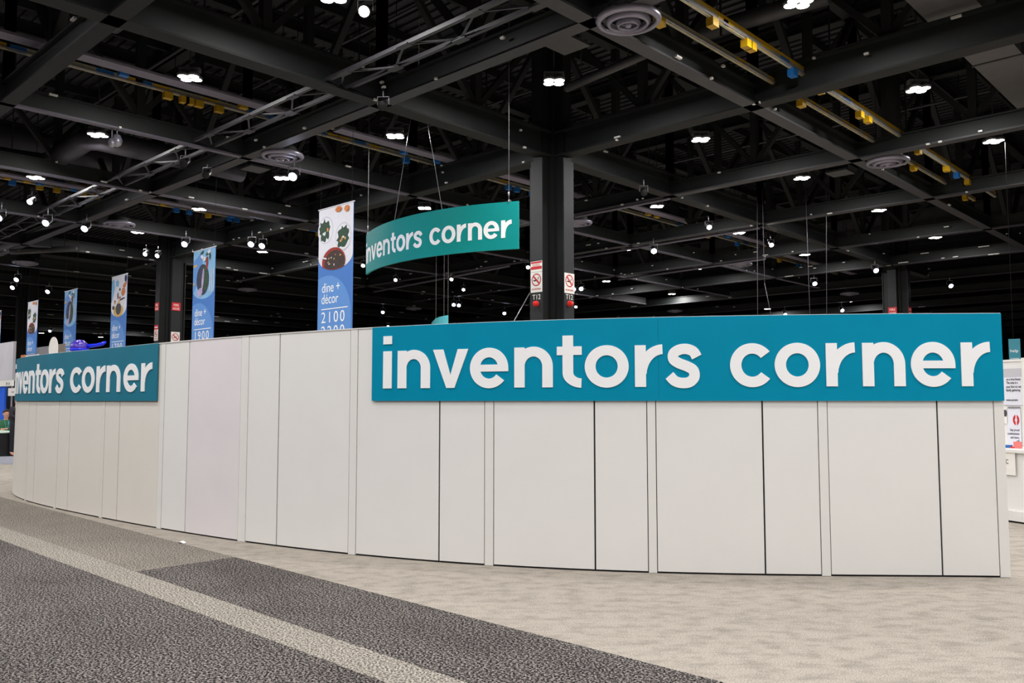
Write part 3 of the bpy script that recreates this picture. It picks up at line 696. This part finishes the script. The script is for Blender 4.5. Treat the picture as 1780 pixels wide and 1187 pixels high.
wall_sign(5.93, 5.71, 'teal fascia sign reading inventors corner at the far left end of the white wall', [], LAY_L, .094, M_teal2)
# screw marks / paper scrap
p = atz(316, 944, .0); t = MB()
t.add([p + Vector(v) for v in ((-.06, -.02, .003), (0, -.03, .02), (.07, -.01, .004), (.05, .03, .012), (-.01, .02, .025), (-.07, .025, .006))], [(0, 1, 4, 5), (1, 2, 3, 4)], M_dot)
tag(t.build('paper_scrap'), 'small white scrap of paper on the grey carpet edge', 'litter')

# ---------------------------------------------------------------- hanging curved signs
def arc_fn(cx, cy, R, a0):
    def fn(s):
        a = math.radians(a0) + s / R; return Vector((cx + R * math.cos(a), cy + R * math.sin(a))), Vector((math.cos(a), math.sin(a)))
    return fn
def wire(mbp, a, b, r=.006): return MB().tube([a, b], r, M_wire, 6)
hs = thing('hanging_sign', 'curved green-teal hanging sign reading inventors corner', 'sign')
hcx, hcy, hR, ha0, hlen, hz0, hz1 = -14.349, 17.267, 5.426, -118.3, 5.40, 4.735, 5.73
hf = arc_fn(hcx, hcy, hR, ha0)
mb = MB(); slab(mb, hf, 0, hlen, hz0, hz1, -.05, 0, M_hang, .1); mb.build('panel', hs)
sc_h = hlen / 6.153
def hplace(x, y, e):
    p, n = hf(x); q = p + n * (.001 + e); return (q.x, q.y, 4.978 + y / XH * .367)
for ch, x0, x1 in LAY_H: letter_mesh(glyph(ch, x0, x1, .092), hplace, .004, M_letter).build('letter', hs)
def hpt(s, z): p, n = hf(s); q = p - n * .025; return Vector((q.x, q.y, z))
apex = Vector((-14.33, 11.97, 9.09))
for s in (.08, hlen - .22):
    a = hpt(s, hz1); MB().tube([a, a + Vector((0, 0, ZD - hz1 - .05))], .008, M_wire, 6).build('suspension_wire', hs)
    MB().lathe([(.03, 0), (.04, .02), (.03, .04), (.02, .02), (.03, 0)], a + Vector((0, 0, .01)), M_wire, 12, (1, 0, 0)).build('eye_ring', hs)
    MB().lathe([(0, 0), (.018, .01), (.018, .09), (0, .1)], a + Vector((0, 0, .12)), M_gal, 10).build('turnbuckle', hs)
for s in (hlen * .36, hlen * .66):
    MB().tube([hpt(s, hz1), apex], .008, M_wire, 6).build('bridle_wire', hs)
MB().tube([apex, (apex.x, apex.y, ZD - .05)], .008, M_wire, 6).build('suspension_wire', hs)
MB().lathe([(0, -.1), (.03, -.07), (.03, .07), (0, .1)], apex, M_gal, 10).build('bridle_ring', hs)
# second, distant one
ss = thing('hanging_sign', 'small distant pale cyan curved hanging sign peeking over the wall', 'sign')
q = [atz(750, 561, 4.8), atz(757, 553.5, 4.8), atz(763, 551.0, 4.8), atz(771, 549.0, 4.8), atz(778, 547.8, 4.8)]
mb = MB(); vs = []; n = len(q)
for p in q:
    for d in (0, .04): vs += [(p.x, p.y + d, 3.85), (p.x, p.y + d, 4.8)]
fs = []
for i in range(n - 1):
    a, b = 4 * i, 4 * i + 4; fs += [(a, b, b + 1, a + 1), (a + 2, a + 3, b + 3, b + 2), (a + 1, b + 1, b + 3, a + 3), (a, a + 2, b + 2, b)]
fs += [(0, 1, 3, 2), (4 * n - 4, 4 * n - 2, 4 * n - 1, 4 * n - 3)]
mb.add(vs, fs, M_cyan, False); mb.build('panel', ss)
for p in (q[1], q[3], q[4]): MB().tube([p + Vector((0, .02, 0)), (p.x, p.y + .02, ZD - .05)], .01, M_wire, 6).build('suspension_wire', ss)
# loose wires dropping behind the wall
WR = [([(1325, 330), (1329, 492)], 'thin wire dropping to a bridle knot right of centre'), ([(1329, 492), (1341, 552)], 'short slanting bridle wire below the knot'),
      ([(1316, 340), (1317, 552)], 'faint thin wire just left of the bridle wire'), ([(1436, 290), (1437, 552)], 'thin vertical wire left of the right column'),
      ([(1400, 320), (1408, 552)], 'faint thin wire between the bridle and the right wire')]
for pts, lb in WR:
    a = atd(*pts[0], 26); b = atd(*pts[1], 26); tag(MB().tube([a, b], .009, M_flange2, 6).build('hanging_wire'), lb, 'wire')
a, b = Vector((TX - .2, TY - .56, 4.15)), atd(889, 566, 19.2)
tag(MB().tube([a, b], .012, M_wire, 6).build('guy_wire'), 'pale guy wire slanting down left from the T12 column', 'wire')

# ---------------------------------------------------------------- banners
BW, BH, BZ = 1.27, 2.88, 5.76
def banner(px, py, kind, nums, label):
    p = atz(px, py, BZ); fr = (Vector((p.x, p.y, BZ - BH)), Vector((1, 0, 0)), Vector((0, -1, 0)))
    t = thing('hanging_banner', label, 'banner', (0, 0, 0))
    mb = MB(); quad_on(mb, fr, 0, 0, BW, BH, 0, M_cloth); mb.build('cloth', t)
    V = lambda f: BH * (1 - f)
    # artwork window: white/sky upper part ending in a round bottom
    mb = MB(); pts = [(0.004, BH - .01), (0.004, V(.37))]
    for i in range(17):
        a = PI + PI * i / 16; pts.append((BW / 2 + BW * .5 * math.cos(a) * .992, V(.37) + BH * .105 * math.sin(a)))
    pts.append((BW - .004, BH - .01)); bg = {'salad': M_bwhite, 'fish': M_bsky, 'table': M_bwhite}[kind]
    poly_on(mb, fr, pts, .002, bg); mb.build('artwork_window', t)
    rnd = random.Random({'salad': 3, 'fish': 5, 'table': 9}[kind])
    mb = MB(); of = [.003]
    def add(pts, m): of[0] += .0004; poly_on(mb, fr, pts, of[0], m)
    if kind == 'salad':
        for u, f in ((.26, .165), (.92, .24)):
            add(disc(u, V(f), .29, .3), M_ring); add(disc(u, V(f), .265, .275), M_bwhite)
            add(disc(u - .02, V(f), .2, .23, 26, 0, .25, rnd), M_green)
            for k in range(5): add(disc(u + rnd.uniform(-.1, .1), V(f) + rnd.uniform(-.1, .1), .03, .03, 8, 0, .3, rnd), rnd.choice((M_orange, M_tan, M_bwhite)))
        c = disc(.58, V(.415), .43, .31); c = [(u, max(v, V(.37) - BH * .104 * math.sqrt(max(0, 1 - ((u - BW / 2) / (BW / 2)) ** 2)))) for u, v in c]
        add(c, M_pan)
        c = disc(.62, V(.42), .37, .26); c = [(u, max(v, V(.37) - BH * .10 * math.sqrt(max(0, 1 - ((u - BW / 2) / (BW / 2)) ** 2)))) for u, v in c]
        add(c, M_stew)
        for k in range(14): add(disc(.62 + rnd.uniform(-.25, .25), V(.405) + rnd.uniform(-.12, .12), .03, .015, 8, rnd.random() * 3), rnd.choice((M_orange, M_bwhite, M_green, M_tan)))
        add([(.12, V(.36)), (.34, V(.38)), (.33, V(.39)), (.12, V(.372))], M_bwhite)
        add(disc(.75, V(.03), .12, .06, 16), M_orange); add(disc(1.05, V(.04), .09, .07, 16), M_orange)
    elif kind == 'fish':
        add([(.02, V(.10)), (.5, V(.02)), (.55, V(.12)), (.3, V(.32)), (.02, V(.42))], M_blue2)
        add(disc(.58, V(.29), .36, .43, 28, .12), M_char); add(disc(.72, V(.28), .17, .36, 22, .06), M_green)
        add(disc(.58, V(.285), .06, .3, 16, -.12), M_lilac); add(disc(.42, V(.41), .16, .12, 14, .5), M_lilac)
        for k in range(9): add(disc(.62 + rnd.uniform(-.12, .55), V(.07) + rnd.uniform(-.12, .12), .1, .05, 10, rnd.random() * 3, .3, rnd), rnd.choice((M_green, M_bwhite, M_green)))
        add(disc(.82, V(.14), .06, .18, 12, -.1), M_pan); add(disc(.13, V(.145), .13, .035, 10, .1), M_tan); add(disc(.08, V(.32), .05, .04, 10), M_tan)
        for u in (1.0, 1.1, 1.2): add([(u, V(.2)), (u + .03, V(.2)), (u + .01, V(.42)), (u - .02, V(.42))], M_bwhite)
    else:
        add([(.01, V(.05)), (.2, V(.03)), (.28, V(.14)), (.1, V(.27)), (.01, V(.3))], M_bsky); add(disc(.48, V(.09), .14, .12, 14, 0, .2, rnd), M_bsky)
        add(disc(.62, V(.41), .4, .2, 24), M_tan); add(disc(.62, V(.385), .22, .2, 24), M_ink); add(disc(.2, V(.365), .1, .07, 14), M_ink)
        add(disc(.98, V(.2), .16, .13, 14, .3), M_orange); add(disc(1.1, V(.12), .16, .09, 12, .5, .3, rnd), M_orange); add(disc(1.15, V(.05), .1, .12, 12), M_char)
        add(disc(.9, V(.28), .25, .03, 10, .12), M_black); add(disc(.55, V(.235), .05, .12, 12), M_black); add(disc(.7, V(.165), .06, .05, 12), M_black)
        for k in range(7): add(disc(rnd.uniform(.3, .8), V(rnd.uniform(.25, .33)), .06, .04, 10, 0, .3, rnd), rnd.choice((M_pan, M_orange, M_tan)))
    mb.build('food_picture', t)
    # pale circle behind the words
    mb = MB(); pts = [(.004, V(.93))] if nums is None else [(.004, V(.999))]
    pts = [(.004, .006)]
    for i in range(25):
        a = PI * .62 - (PI * .62) * i / 24; u = .33 + .9 * math.cos(a); v = V(.51) - .9 + .9 * math.sin(a)
        pts.append((min(max(u, .004), BW - .01), v))
    pts.append((1.228, .006)); poly_on(mb, fr, pts, .002, M_blue2); mb.build('pale_circle', t)
    text_on('lettering', 'dine +', fr, .15, V(.635), .30, .004, M_letter, t, sx=.88); text_on('lettering', 'd\u00e9cor', fr, .14, V(.72), .30, .004, M_letter, t, sx=.88)
    mb = MB(); quad_on(mb, fr, .15, V(.765), BW - .16, V(.758), .006, M_letter); mb.build('rule_line', t)
    for k, nmb in enumerate(nums): text_on('lettering', nmb, fr, .14, V(.862 + .105 * k), .335, .004, M_letter, t, sx=1.06, space=1.3)
    MB().tube([(p.x - .02, p.y, BZ), (p.x + BW + .02, p.y, BZ)], .015, M_bwhite, 8).build('top_rod', t)
    for u in (.06, BW - .06): MB().tube([(p.x + u, p.y, BZ), (p.x + u, p.y, ZD - .05)], .004, M_black, 5).build('suspension_wire', t)
banner(555, 366, 'salad', ['2100', '2200'], 'tallest hanging banner, reading dine + decor 2100 2200, with salad plates')
banner(337, 438, 'fish', ['1900', '2000'], 'second hanging banner, reading dine + decor 1900, with a fish on a dark plate')
banner(195, 482, 'table', ['1700', '1800'], 'third hanging banner from the right, with orange food and a black bowl')
banner(113, 507, 'fish', ['1500', '1600'], 'fourth hanging banner from the right, behind the purple balloon')
banner(49, 526, 'salad', ['1300', '1400'], 'fifth hanging banner from the right, in front of the far left column')
banner(-12, 543, 'table', ['1100', '1200'], 'leftmost hanging banner, cut by the left edge of the photo')

# ---------------------------------------------------------------- far left: booths and people
def board(name, x0, y0, x1, y1, D, m, label, cat, th=.06, legs=False):
    """upright board facing the aisle (square to the hall's rows), between two photo corners at the depth of its middle"""
    p = atd((x0 + x1) / 2, (y0 + y1) / 2, D)
    # width along X giving that pixel span
    def zy(py): return atd((x0 + x1) / 2, py, D).z
    q0, q1 = proj((p.x - .5, p.y, p.z)), proj((p.x + .5, p.y, p.z)); wx = (x1 - x0) / abs(q1[0] - q0[0])
    za, zb = zy(y1), zy(y0); t = thing(name, label, cat, (p.x, p.y, 0))
    MB().box((0, 0, (za + zb) / 2), (wx, th, zb - za), m).build('panel', t)
    if legs and za > .05:
        for s in (-1, 1): MB().box((s * wx * .45, th, za / 2 + .05), (.04, .04, za + .1), M_gal).build('leg', t)
    return t, p, wx, za, zb
board('drape_wall', -60, 600, 22, 664, 36, M_pale, 'pale grey drape wall at far left behind the leftmost banner', 'drape', .1, True)
board('drape_wall', 60, 601, 118, 650, 40, M_pale, 'pale grey drape wall behind the fifth banner, over the wall top', 'drape', .1, True)
board('booth_backdrop', -70, 672, 60, 792, 30.0, M_blk, 'black cloth booth backdrop behind the seated person at far left', 'backdrop', .08)
t, p, wx, za, zb = board('booth_fascia', -60, 663, 20, 672.5, 28.8, M_signw, 'white booth header at far left with dark lettering ending in me', 'sign', .05, True)
fr = (Vector((p.x, p.y - .026, 0)), Vector((1, 0, 0)), Vector((0, -1, 0)))
for ch_, du_ in (('m', .62), ('e', .36)):
    q_ = text_on('lettering', ch_, fr, wx / 2 - du_, za + .03, .2, .002, M_ink, t); q_.location = -t.location
board('display_panel', -60, 673, 6.5, 760, 29.2, M_scr, 'bright blue display panel behind the person in green', 'display', .06)
t, p, wx, za, zb = board('small_sign', 15, 674.5, 28, 688, 24.5, M_signw, 'small blank-looking white sign beside the left end of the wall', 'sign', .03)
MB().box((.1, -.02, (za + zb) / 2), (.2, .01, .015), M_ink).build('dash_mark', t); MB().box((wx * .46, .03, za / 2 + .1), (.03, .03, za + .2), M_gal).build('pole', t)
# draped table
tp = atd(-29, 790, 25.4); tp.z = 0
tb = thing('draped_table', 'table with a black floor-length cloth and pale top in front of the person in green', 'table', tp)
mb = MB(); mb.box((0, .35, .34), (2.4, .7, .68), M_blk); mb.build('tablecloth', tb)
mb = MB(); mb.box((0, .35, .69), (2.44, .74, .02), mat('table_top_pale', (206, 226, 206), .4)); mb.build('tabletop', tb)
def skin_obj(name, verts, edges, radii, m, parent, sub=2, root=0):
    me = bpy.data.meshes.new(name); me.from_pydata([tuple(v) for v in verts], edges, []); me.update()
    o = bpy.data.objects.new(name, me); C.objects.link(o); o.parent = parent; me.materials.append(m)
    md = o.modifiers.new('skin', 'SKIN'); md.use_smooth_shade = True
    for i, r in enumerate(radii): me.skin_vertices[0].data[i].radius = (r, r) if not isinstance(r, tuple) else r
    me.skin_vertices[0].data[0].use_root = False; me.skin_vertices[0].data[root].use_root = True
    s = o.modifiers.new('sub', 'SUBSURF'); s.levels = sub; s.render_levels = sub
    return o
def person(loc, rz, label, seated, top, legs, hairm, lanyard):
    t = thing('person', label, 'person', loc, rz)
    # figure faces -y ; z up. hip at z=hz
    hz = .50 if seated else .92
    V = [(0, 0, hz), (0, -.02, hz + .22), (0, -.03, hz + .42), (0, -.03, hz + .50), (0, -.035, hz + .56), (0, -.05, hz + .64), (0, -.05, hz + .74), (0, -.045, hz + .81)]
    E = [(i, i + 1) for i in range(7)]; R = [(.16, .12), (.14, .11), (.17, .12), (.075, .07), (.055, .06), (.078, .095), (.098, .118), (.06, .08)]
    def add(pts, rs, root):
        k = root
        for p, r in zip(pts, rs): V.append(p); R.append(r); E.append((k, len(V) - 1)); k = len(V) - 1
        return k
    hands = []
    for s in (-1, 1):
        k = add([(s * .17, -.03, hz + .47), (s * .24, -.06, hz + .24), (s * .15, -.28, hz + .22), (s * .06, -.37, hz + .24)], [.06, .045, .035, .03], 2)
        hb = Vector(V[k])
        for j in range(4): add([hb + Vector((s * (-.02 + .016 * j) * .8, -.05, .006 * j)), hb + Vector((s * (-.02 + .016 * j) * .8, -.085, -.012))], [.010, .008], k)
        add([hb + Vector((-s * .035, -.025, .02)), hb + Vector((-s * .045, -.05, .03))], [.011, .009], k)
        if seated: add([(s * .10, -.05, hz), (s * .13, -.44, hz + .02), (s * .13, -.44, .09), (s * .14, -.58, .05)], [.09, .07, .045, .04], 0)
        else: add([(s * .10, 0, hz - .06), (s * .11, -.02, .5), (s * .11, .02, .09), (s * .12, -.12, .05)], [.09, .065, .045, .04], 0)
    skin_obj('body', V, E, R, M_skin, t, 2, 1)
    T = [(0, 0, hz - .06), (0, -.02, hz + .2), (0, -.03, hz + .41), (0, -.03, hz + .5)]; TE = [(0, 1), (1, 2), (2, 3)]; TR = [(.21, .17), (.19, .15), (.2, .15), (.1, .1)]
    for s in (-1, 1):
        k = len(T); T += [(s * .18, -.03, hz + .465), (s * .245, -.06, hz + .24), (s * .16, -.265, hz + .222)]; TR += [.082, .066, .055]; TE += [(2, k), (k, k + 1), (k + 1, k + 2)]
    skin_obj('sweater' if top is M_sweat else 'jacket', T, TE, TR, top, t, 2, 1)
    T = [(0, 0, hz + .1), (0, -.01, hz)]; TE = [(0, 1)]; TR = [(.165, .13), (.165, .135)]
    for s in (-1, 1):
        k = len(T)
        T += [(s * .10, -.12, hz), (s * .13, -.44, hz + .02), (s * .13, -.44, .1)] if seated else [(s * .10, -.01, hz - .14), (s * .11, -.02, .5), (s * .11, .02, .1)]
        TR += [.1, .085, .062]; TE += [(1, k), (k, k + 1), (k + 1, k + 2)]
    skin_obj('trousers', T, TE, TR, legs, t, 2, 1)
    mb = MB(); hc = Vector((0, -.035, hz + .755)); n = 18; vs = []; fs = []
    for i in range(8):
        a = PI / 2 * (1 - i / 7 * 1.25)
        for j in range(n):
            b = 2 * PI * j / n; cut = max(0, -math.sin(b)) * .05 * (i / 7)
            vs.append(hc + Vector((.096 * math.cos(a) * math.cos(b), .118 * math.cos(a) * math.sin(b), .10 * math.sin(a) + cut * 1.2)))
    for i in range(7):
        for j in range(n): fs.append((i * n + j, i * n + (j + 1) % n, (i + 1) * n + (j + 1) % n, (i + 1) * n + j))
    mb.add(vs, fs, hairm, True); mb.build('hair', t)
    mb = MB()
    for s in (-1, 1): mb.lathe([(0, .006), (.009, .003), (.011, -.006)], (s * .034, -.138, hz + .722), M_black, 10, (0, -1, 0))
    mb.build('eyes', t)
    mb = MB(); mb.add([(0, -.138, hz + .722), (-.016, -.138, hz + .682), (.016, -.138, hz + .682), (0, -.17, hz + .685)], [(0, 1, 3), (0, 3, 2), (1, 2, 3)], M_skin); mb.build('nose', t)
    mb = MB(); mb.box((0, -.131, hz + .655), (.042, .016, .009), mat('lips', (150, 84, 78), .5)); mb.build('mouth', t)
    mb = MB()
    for s in (-1, 1): mb.lathe([(0, .02), (.016, .015), (.02, -.01)], (s * .088, -.035, hz + .70), M_skin, 10, (s, 0, 0))
    mb.build('ears', t)
    if lanyard:
        mb = MB()
        for s in (-1, 1): mb.beam((s * .06, -.135, hz + .47), (s * .015, -.17, hz + .2), .025, .006, M_lan)
        mb.build('lanyard', t)
    return t
pp = atd(9.5, 745, 26.8); pp.z = 0
person(pp, YAW + .75, 'person in a green sweater with blue lanyard seated behind the black table', True, M_sweat, M_jean, M_hair, True)
st = thing('stool', 'dark stool under the seated person in green', 'stool', pp)
MB().box((0, .02, .40), (.36, .36, .04), M_black).build('seat', st)
for sx in (-1, 1):
    for sy in (-1, 1): MB().box((sx * .15, .02 + sy * .15, .19), (.03, .03, .38), M_gal).build('leg', st)
pp = atd(25.5, 790, 24.9); pp.z = 0
person(pp, YAW + 1.3, 'person in a dark jacket standing half hidden behind the left end of the wall', False, M_navy, M_jean, M_hair, False)

# over the wall top at left
p = atd(138, 604, 22.5); t = thing('balloon', 'shiny purple round balloon with a blue band peeking over the left wall sign', 'balloon', p)
r = .225; MB().lathe([(r * math.cos(a), r * .95 * math.sin(a)) for a in [PI / 2 - PI * i / 20 for i in range(21)]], (0, 0, 0), M_purple, 32).build('envelope', t)
MB().lathe([(r * .93, -.10), (r * 1.04, -.075), (r * 1.05, -.04), (r * .96, -.02)], (0, 0, 0), M_bblue, 32).build('band', t)
mb = MB()
for k in range(9):
    a = random.uniform(0, 2 * PI); e = random.uniform(.35, 1.1); mb.lathe([(0, .006), (.012, 0)], Vector((math.cos(a) * math.cos(e), math.sin(a) * math.cos(e), math.sin(e) * .95)) * (r + .002), M_dot, 8, (math.cos(a) * math.cos(e), math.sin(a) * math.cos(e), math.sin(e)))
mb.build('white_specks', t)
a1 = Vector(atd(152, 602, 22.5)) - p; a2 = atd(168, 600, 22.5) - p; a3 = atd(184, 594, 22.5) - p
MB().tube([a1, a2, a2.lerp(a3, .6) + Vector((0, 0, -.02)), a3], [.06, .045, .05, .03], M_bblue, 12).build('blue_arm', t)
MB().tube([(0, 0, -r), (0, 0, -p.z)], .004, M_dot, 5).build('string', t)
p = atd(93, 606, 23.5); t = thing('oval_sign', 'white oval sign peeking over the left wall sign between two banners', 'sign', (p.x, p.y, 0))
ax = RT.copy(); mb = MB(); fr = (Vector((0, 0, 0)), ax, Vector((ax.y, -ax.x, 0)))
for of in (.015, -.015): poly_on(mb, fr, disc(0, p.z, .125, .33, 32), of, M_signw)
c = disc(0, p.z, .125, .33, 32); vs = [fr[1] * u + Vector((0, 0, v)) + fr[2] * k for u, v in c for k in (.015, -.015)]
mb.add(vs, [(2 * i, 2 * ((i + 1) % 32), 2 * ((i + 1) % 32) + 1, 2 * i + 1) for i in range(32)], M_signw); mb.build('panel', t)
MB().tube([(0, 0, 0), (0, 0, p.z - .3)], .02, M_gal, 8).build('pole', t); MB().lathe([(0, .0), (.18, .0), (.18, .015), (0, .03)], (0, 0, 0), M_gal, 20).build('base', t)
t, p, wx, za, zb = board('card_sign', 37, 617, 43, 632, 21.5, M_orange, 'small orange card sign peeking over the far left wall end', 'sign', .03, True)
t, p, wx, za, zb = board('header_board', 42, 617, 66, 640, 22.0, M_signw, 'low white header board just over the wall top beside the fifth banner', 'sign', .04, True)
t, p, wx, za, zb = board('tan_board', 99, 598, 112, 640, 26, mat('tan_board_paint', (120, 108, 98), .7), 'brown board beside the white oval sign', 'board', .05, True)

# ---------------------------------------------------------------- right edge: white counter booth
b0, b1 = atz(1750, 906.5, 0), atz(1780, 911, 0); dr = (b1 - b0); dr.z = 0; dr.normalize(); nr = Vector((dr.y, -dr.x, 0))
if nr.dot(-b0) < 0: nr = -nr
ang = math.atan2(dr.y, dr.x)
bo = b0 - dr * .6
def zr(px, py): D = (atz(px, 908, 0)).dot(HF); return atd(px, py, D).z
ct = thing('booth_counter', 'white booth counter at the right edge, beyond the end of the curved wall', 'counter', (bo.x, bo.y, 0), ang)
zc = zr(1765, 781)
mb = MB(); mb.box((1.1, .3, (zc + .05) / 2 + .02), (2.2, .56, zc - .07), M_panel); mb.build('front', ct)
mb = MB(); mb.box((1.1, .3, zc - .02), (2.26, .66, .04), M_post); mb.build('countertop', ct)
mb = MB(); mb.box((1.1, .005, .09), (2.24, .05, .13), M_post); mb.build('skirting', ct)
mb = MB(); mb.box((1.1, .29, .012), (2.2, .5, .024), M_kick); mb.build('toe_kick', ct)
Rz = Matrix.Rotation(ang, 3, 'Z'); NB = Rz @ Vector((0, -1, 0))
def onp(px, py, yy):
    """local (u, z) of a photo point on the booth plane that lies yy behind the counter front"""
    o_ = Vector((bo.x, bo.y, 0)) - NB * yy; d = ray(px, py); k = (o_ - EYE).dot(NB) / d.dot(NB); q = EYE + d * k
    return (q - o_).dot(dr), q.z
def bfr(yy): return (Vector((bo.x, bo.y, 0)) - NB * yy, dr.copy(), NB)
YB = .66
wb = thing('booth_backdrop', 'white booth panel with posters at the right edge, behind the counter', 'booth panel', (bo.x, bo.y, 0), ang)
zw = onp(1762, 628, YB)[1]
MB().box((.7, YB + .03, zw / 2), (3.2, .05, zw), M_panel).build('panel', wb)
ue, ze = onp(1775.5, 622, YB - .05)
MB().box((ue + .06, YB - .03, ze / 2), (.12, .06, ze), M_post).build('post', wb)
MB().box((.7, YB + .03, zw + .012), (3.2, .08, .03), M_post).build('top_rail', wb)
fr = bfr(YB)
def P2(px, py): return onp(px, py, YB)
def sheet(mb, x0, y0, x1, y1, off, m):
    a, b = P2(x0, y1), P2(x1, y0); quad_on(mb, fr, a[0], a[1], b[0], b[1], off, m)
t = thing('poster', 'grey and white poster with small print on the booth panel at right', 'poster'); mb = MB(); sheet(mb, 1740, 640, 1776, 704, .007, M_bwhite); mb.build('sheet', t)
mb = MB(); sheet(mb, 1740, 640, 1776, 656, .0085, M_pale); mb.build('grey_band', t)
for py, tx in ((661, 'on a tree house'), (667, 'The area is a'), (674, 'your first try set'), (680, 'family gathering'), (697, 'www.servers')):
    text_on('lettering', tx, fr, P2(1750, py)[0], P2(1760, py)[1], .05, .010, M_ink, t, sx=.7)
t = thing('poster', 'pale poster with a red round emblem on the booth panel at right', 'poster'); mb = MB(); sheet(mb, 1753, 710, 1774, 779, .007, M_bwhite); mb.build('sheet', t)
mb = MB(); sheet(mb, 1753, 707, 1774, 710, .012, M_gal); mb.build('top_strip', t)
u_, z_ = P2(1767, 730)
mb = MB(); ring_on(mb, fr, u_, z_, .05, .02, .009, M_red, 28, 1.5); quad_on(mb, fr, u_ - .006, z_ - .08, u_ + .012, z_ + .08, .0105, M_bwhite); mb.build('emblem', t)
for py, tx in ((749, 'Stay proud'), (755.5, 'condominium'), (762, 'and more,'), (768, 'sell')):
    text_on('lettering', tx, fr, P2(1774, py)[0] - .01, P2(1760, py)[1], .05, .009, M_ink, t, 'RIGHT', .68)
t = thing('poster', 'small poster with a dark round picture beside the red emblem poster', 'poster'); mb = MB(); sheet(mb, 1738, 708, 1751.5, 736, .007, M_signw); mb.build('sheet', t)
u_, z_ = P2(1748, 718); mb = MB(); poly_on(mb, fr, disc(u_, z_, .03, .05, 20), .0095, M_ink); mb.build('round_picture', t)
fr = bfr(-.004)
a, b = onp(1740, 824, 0), onp(1765, 786, 0)
t = thing('paper_notice', 'white paper notice with black letters on the counter front at right', 'notice'); mb = MB(); quad_on(mb, fr, a[0], a[1], b[0], b[1], .008, M_signw); mb.build('sheet', t)
q_ = onp(1754.5, 806, 0); text_on('lettering', 'LLC', fr, q_[0], q_[1], .085, .010, M_black, t, 'RIGHT', .7)
for px, wd, hh, m, lb in ((1754, .07, .05, M_blue, 'small blue box on the counter at right'), (1762, .07, .03, M_red, 'flat red packet on the counter at right'), (1769.5, .09, .10, mat('card_pink', (226, 120, 116), .6), 'upright pink card on the counter at right')):
    c = Vector((bo.x, bo.y, 0)) + dr * onp(px, 780, .14)[0] + Rz @ Vector((0, .14, zc + hh / 2)); tag(MB().box(c, (wd, .05, hh), m, ang).build('product_box' if hh < .06 else 'card'), lb, 'box' if hh < .06 else 'card')
p = atd(1762, 608, 20); t = thing('hanging_banner', 'small teal hanging sign reading help at the right edge', 'banner')
fr = (Vector((p.x, p.y, 0)), Vector((math.cos(YAW - .5), math.sin(YAW - .5), 0)), Vector((math.sin(YAW - .5), -math.cos(YAW - .5), 0)))
za, zb = atd(1762, 640, 20).z, atd(1762, 589, 20).z
mb = MB(); quad_on(mb, fr, -.1, za, .14, zb, 0, mat('help_teal', (52, 132, 150), .5)); mb.build('cloth', t)
text_on('lettering', 'help', fr, -.075, atd(1762, 612, 20).z, .10, .003, M_letter, t); text_on('lettering', 'create', fr, -.075, atd(1762, 625, 20).z, .08, .003, M_letter, t, sx=.9)
MB().tube([(p.x, p.y, zb), (p.x, p.y, ZD - .05)], .004, M_black, 5).build('suspension_wire', t)
